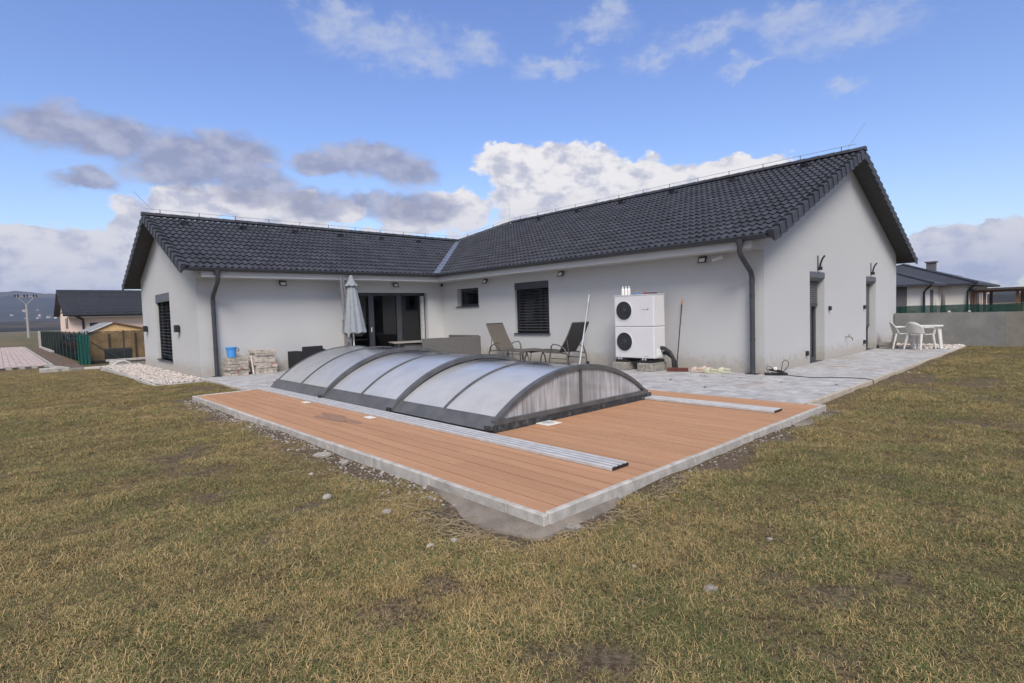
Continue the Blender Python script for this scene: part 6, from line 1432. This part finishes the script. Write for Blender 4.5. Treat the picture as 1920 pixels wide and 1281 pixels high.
def tuft(seed, nbl, rad, lmin, lmax, wd):
    rs = random.Random(seed); m = MB()
    for i in range(nbl):
        a_ = rs.uniform(0, 6.283); rr = rad * math.sqrt(rs.random()); bx, by = rr * math.cos(a_), rr * math.sin(a_); d = rs.uniform(0, 6.283); ln = rs.uniform(lmin, lmax); lean = rs.uniform(0.95, 1.7)
        dx, dy = math.cos(d), math.sin(d); px_, py_ = -dy * wd / 2, dx * wd / 2; h1 = ln * 0.45 * math.cos(lean * 0.8); o1 = ln * 0.5 * math.sin(lean * 0.8); h2 = h1 + ln * 0.5 * math.cos(lean * 1.4); o2 = o1 + ln * 0.5 * math.sin(lean * 1.35)
        m.add([(bx - px_, by - py_, -0.008), (bx + px_, by + py_, -0.008), (bx + dx * o1 + px_ * 0.8, by + dy * o1 + py_ * 0.8, h1), (bx + dx * o1 - px_ * 0.8, by + dy * o1 - py_ * 0.8, h1), (bx + dx * o2, by + dy * o2, max(0.003, h2))], [(0, 1, 2, 3), (3, 2, 4)], rnd=rs.random() + 0.0001)
    me_ = m.mesh('grass_tuft', 'grass_blade'); o = bpy.data.objects.new('grass_tuft', me_); gcol.objects.link(o); return o
NS = 6
for s_ in range(NS): tuft(s_, 24, 0.062, 0.020, 0.058, 0.0023)
# points: denser close to the camera, none on paving, thin on bare soil
N0 = 680000
az0 = math.atan2(cf.y, cf.x)
rad = 1.5 + 38.0 * rng.random(N0) ** 1.0
ang = az0 + R(58) * (2 * rng.random(N0) - 1)
dens = np.minimum(1.0, (rad / 5.0)) * np.where(rad < 12, 1.0, (12 / rad) ** 0.9)     # uniform in r already thins with distance
x = CAM.x + rad * np.cos(ang); y = CAM.y + rad * np.sin(ang)
keep = rng.random(N0) < dens * 0.62
inr = lambda a, b_, c, d: (x > a) & (x < b_) & (y > c) & (y < d)
block = inr(XD0 - 0.01, XD1 + 0.01, YD0 - 0.01, YD1 + 0.06) | inr(0, TX1 + 0.01, YD1, YW) | inr(-9, 4.0, -7.79, 20) | inr(-8.7, 0.62, -8.88, -7.6) | (y > YW - 0.03) | ((x < -11.0) & (y > -10.2)) | (x < -17.4)
bb = bare(x, y)
keep &= ~block & (rng.random(N0) > bb * 0.97)
x, y, bb = x[keep], y[keep], bb[keep]; z = lawn_z(x, y); n = len(x)
rad = np.hypot(x - CAM.x, y - CAM.y)
thick = vnoise(x, y, 3.0, 12)
scl = (0.62 + 0.55 * rng.random(n)) * (0.6 + 0.8 * thick) * (1 - 0.35 * bb) * (1 + 0.35 * sstep(6, 16, rad))
edgek = ((x > XD1) & (x < XD1 + 0.7)) ; scl = np.where(edgek, scl * 1.15, scl)
pm = bpy.data.meshes.new('grass'); pm.vertices.add(n); pm.vertices.foreach_set('co', np.stack([x, y, z], 1).ravel())
at = pm.attributes.new('rot', 'FLOAT_VECTOR', 'POINT'); at.data.foreach_set('vector', np.stack([rng.normal(0, 0.12, n), rng.normal(0, 0.12, n), rng.random(n) * 6.283], 1).ravel())
at = pm.attributes.new('scl', 'FLOAT', 'POINT'); at.data.foreach_set('value', scl)
at = pm.attributes.new('pick', 'INT', 'POINT'); at.data.foreach_set('value', rng.integers(0, NS, n).astype(np.int32))
grass = struct(link('grass', pm), 'stuff'); tag(grass, 'short winter lawn grass, brown and olive green', 'grass')
ng_ = bpy.data.node_groups.new('grass_scatter', 'GeometryNodeTree')
ng_.interface.new_socket('Geometry', in_out='INPUT', socket_type='NodeSocketGeometry'); ng_.interface.new_socket('Geometry', in_out='OUTPUT', socket_type='NodeSocketGeometry')
gi = ng_.nodes.new('NodeGroupInput'); go = ng_.nodes.new('NodeGroupOutput'); ip = ng_.nodes.new('GeometryNodeInstanceOnPoints'); ci = ng_.nodes.new('GeometryNodeCollectionInfo')
ci.inputs['Collection'].default_value = gcol; ci.inputs['Separate Children'].default_value = True; ci.inputs['Reset Children'].default_value = True
def named(nm, ty):
    a_ = ng_.nodes.new('GeometryNodeInputNamedAttribute'); a_.data_type = ty; a_.inputs['Name'].default_value = nm; return [o_ for o_ in a_.outputs if o_.enabled][0]
ng_.links.new(gi.outputs[0], ip.inputs['Points']); ng_.links.new(ci.outputs[0], ip.inputs['Instance']); ip.inputs['Pick Instance'].default_value = True
ng_.links.new(named('pick', 'INT'), ip.inputs['Instance Index']); ng_.links.new(named('rot', 'FLOAT_VECTOR'), ip.inputs['Rotation']); ng_.links.new(named('scl', 'FLOAT'), ip.inputs['Scale'])
ng_.links.new(ip.outputs[0], go.inputs[0])
md = grass.modifiers.new('scatter', 'NODES'); md.node_group = ng_
print('grass tufts', n)
# straw stems lying at the deck corner
random.seed(71); sm_ = MB()
for i in range(420):
    if i < 150: x0, y0 = 12.85 + random.gauss(0, 0.25), -9.18 + random.gauss(0, 0.08)
    elif i < 300: x0, y0 = 13.42 + abs(random.gauss(0, 0.09)), random.uniform(-8.8, -7.2)
    else: x0, y0 = random.uniform(9, 12.8), YD0 - 0.3 - abs(random.gauss(0, 0.2))
    a_ = random.uniform(0, 6.28); ln = random.uniform(0.05, 0.16); zz = float(lawn_z(x0, y0)) + random.uniform(0.01, 0.03)
    c = Vector((x0, y0, zz)); d = Vector((math.cos(a_), math.sin(a_), random.uniform(-0.08, 0.12))); sm_.tube([c, c + d * ln * 0.5 + Vector((0, 0, 0.012)), c + d * ln + Vector((random.uniform(-.02, .02), random.uniform(-.02, .02), 0))], 0.0016, 3, caps=False)
o = struct(sm_.build('straw', 'straw'), 'stuff'); tag(o, 'dry pale straw stems lying round the deck corner', 'straw')

# ------------------------------------------------------------------ haze over the plain
hm_ = bpy.data.materials.new('haze'); hm_.use_nodes = True; t = NT(hm_.node_tree); t.n.clear()
ho = t.new('ShaderNodeOutputMaterial'); pv_ = t.new('ShaderNodeVolumePrincipled'); pv_.inputs['Color'].default_value = (0.58, 0.70, 0.98, 1); pv_.inputs['Density'].default_value = 0.00023; pv_.inputs['Anisotropy'].default_value = 0.0
t.l.new(pv_.outputs[0], ho.inputs['Volume']); MATS['haze'] = hm_
hzb = struct(MB().box(-5900, 5900, -5900, 5900, -12, 260).build('haze', 'haze'), 'stuff'); tag(hzb, 'pale blue haze over the plain and hills', 'haze')
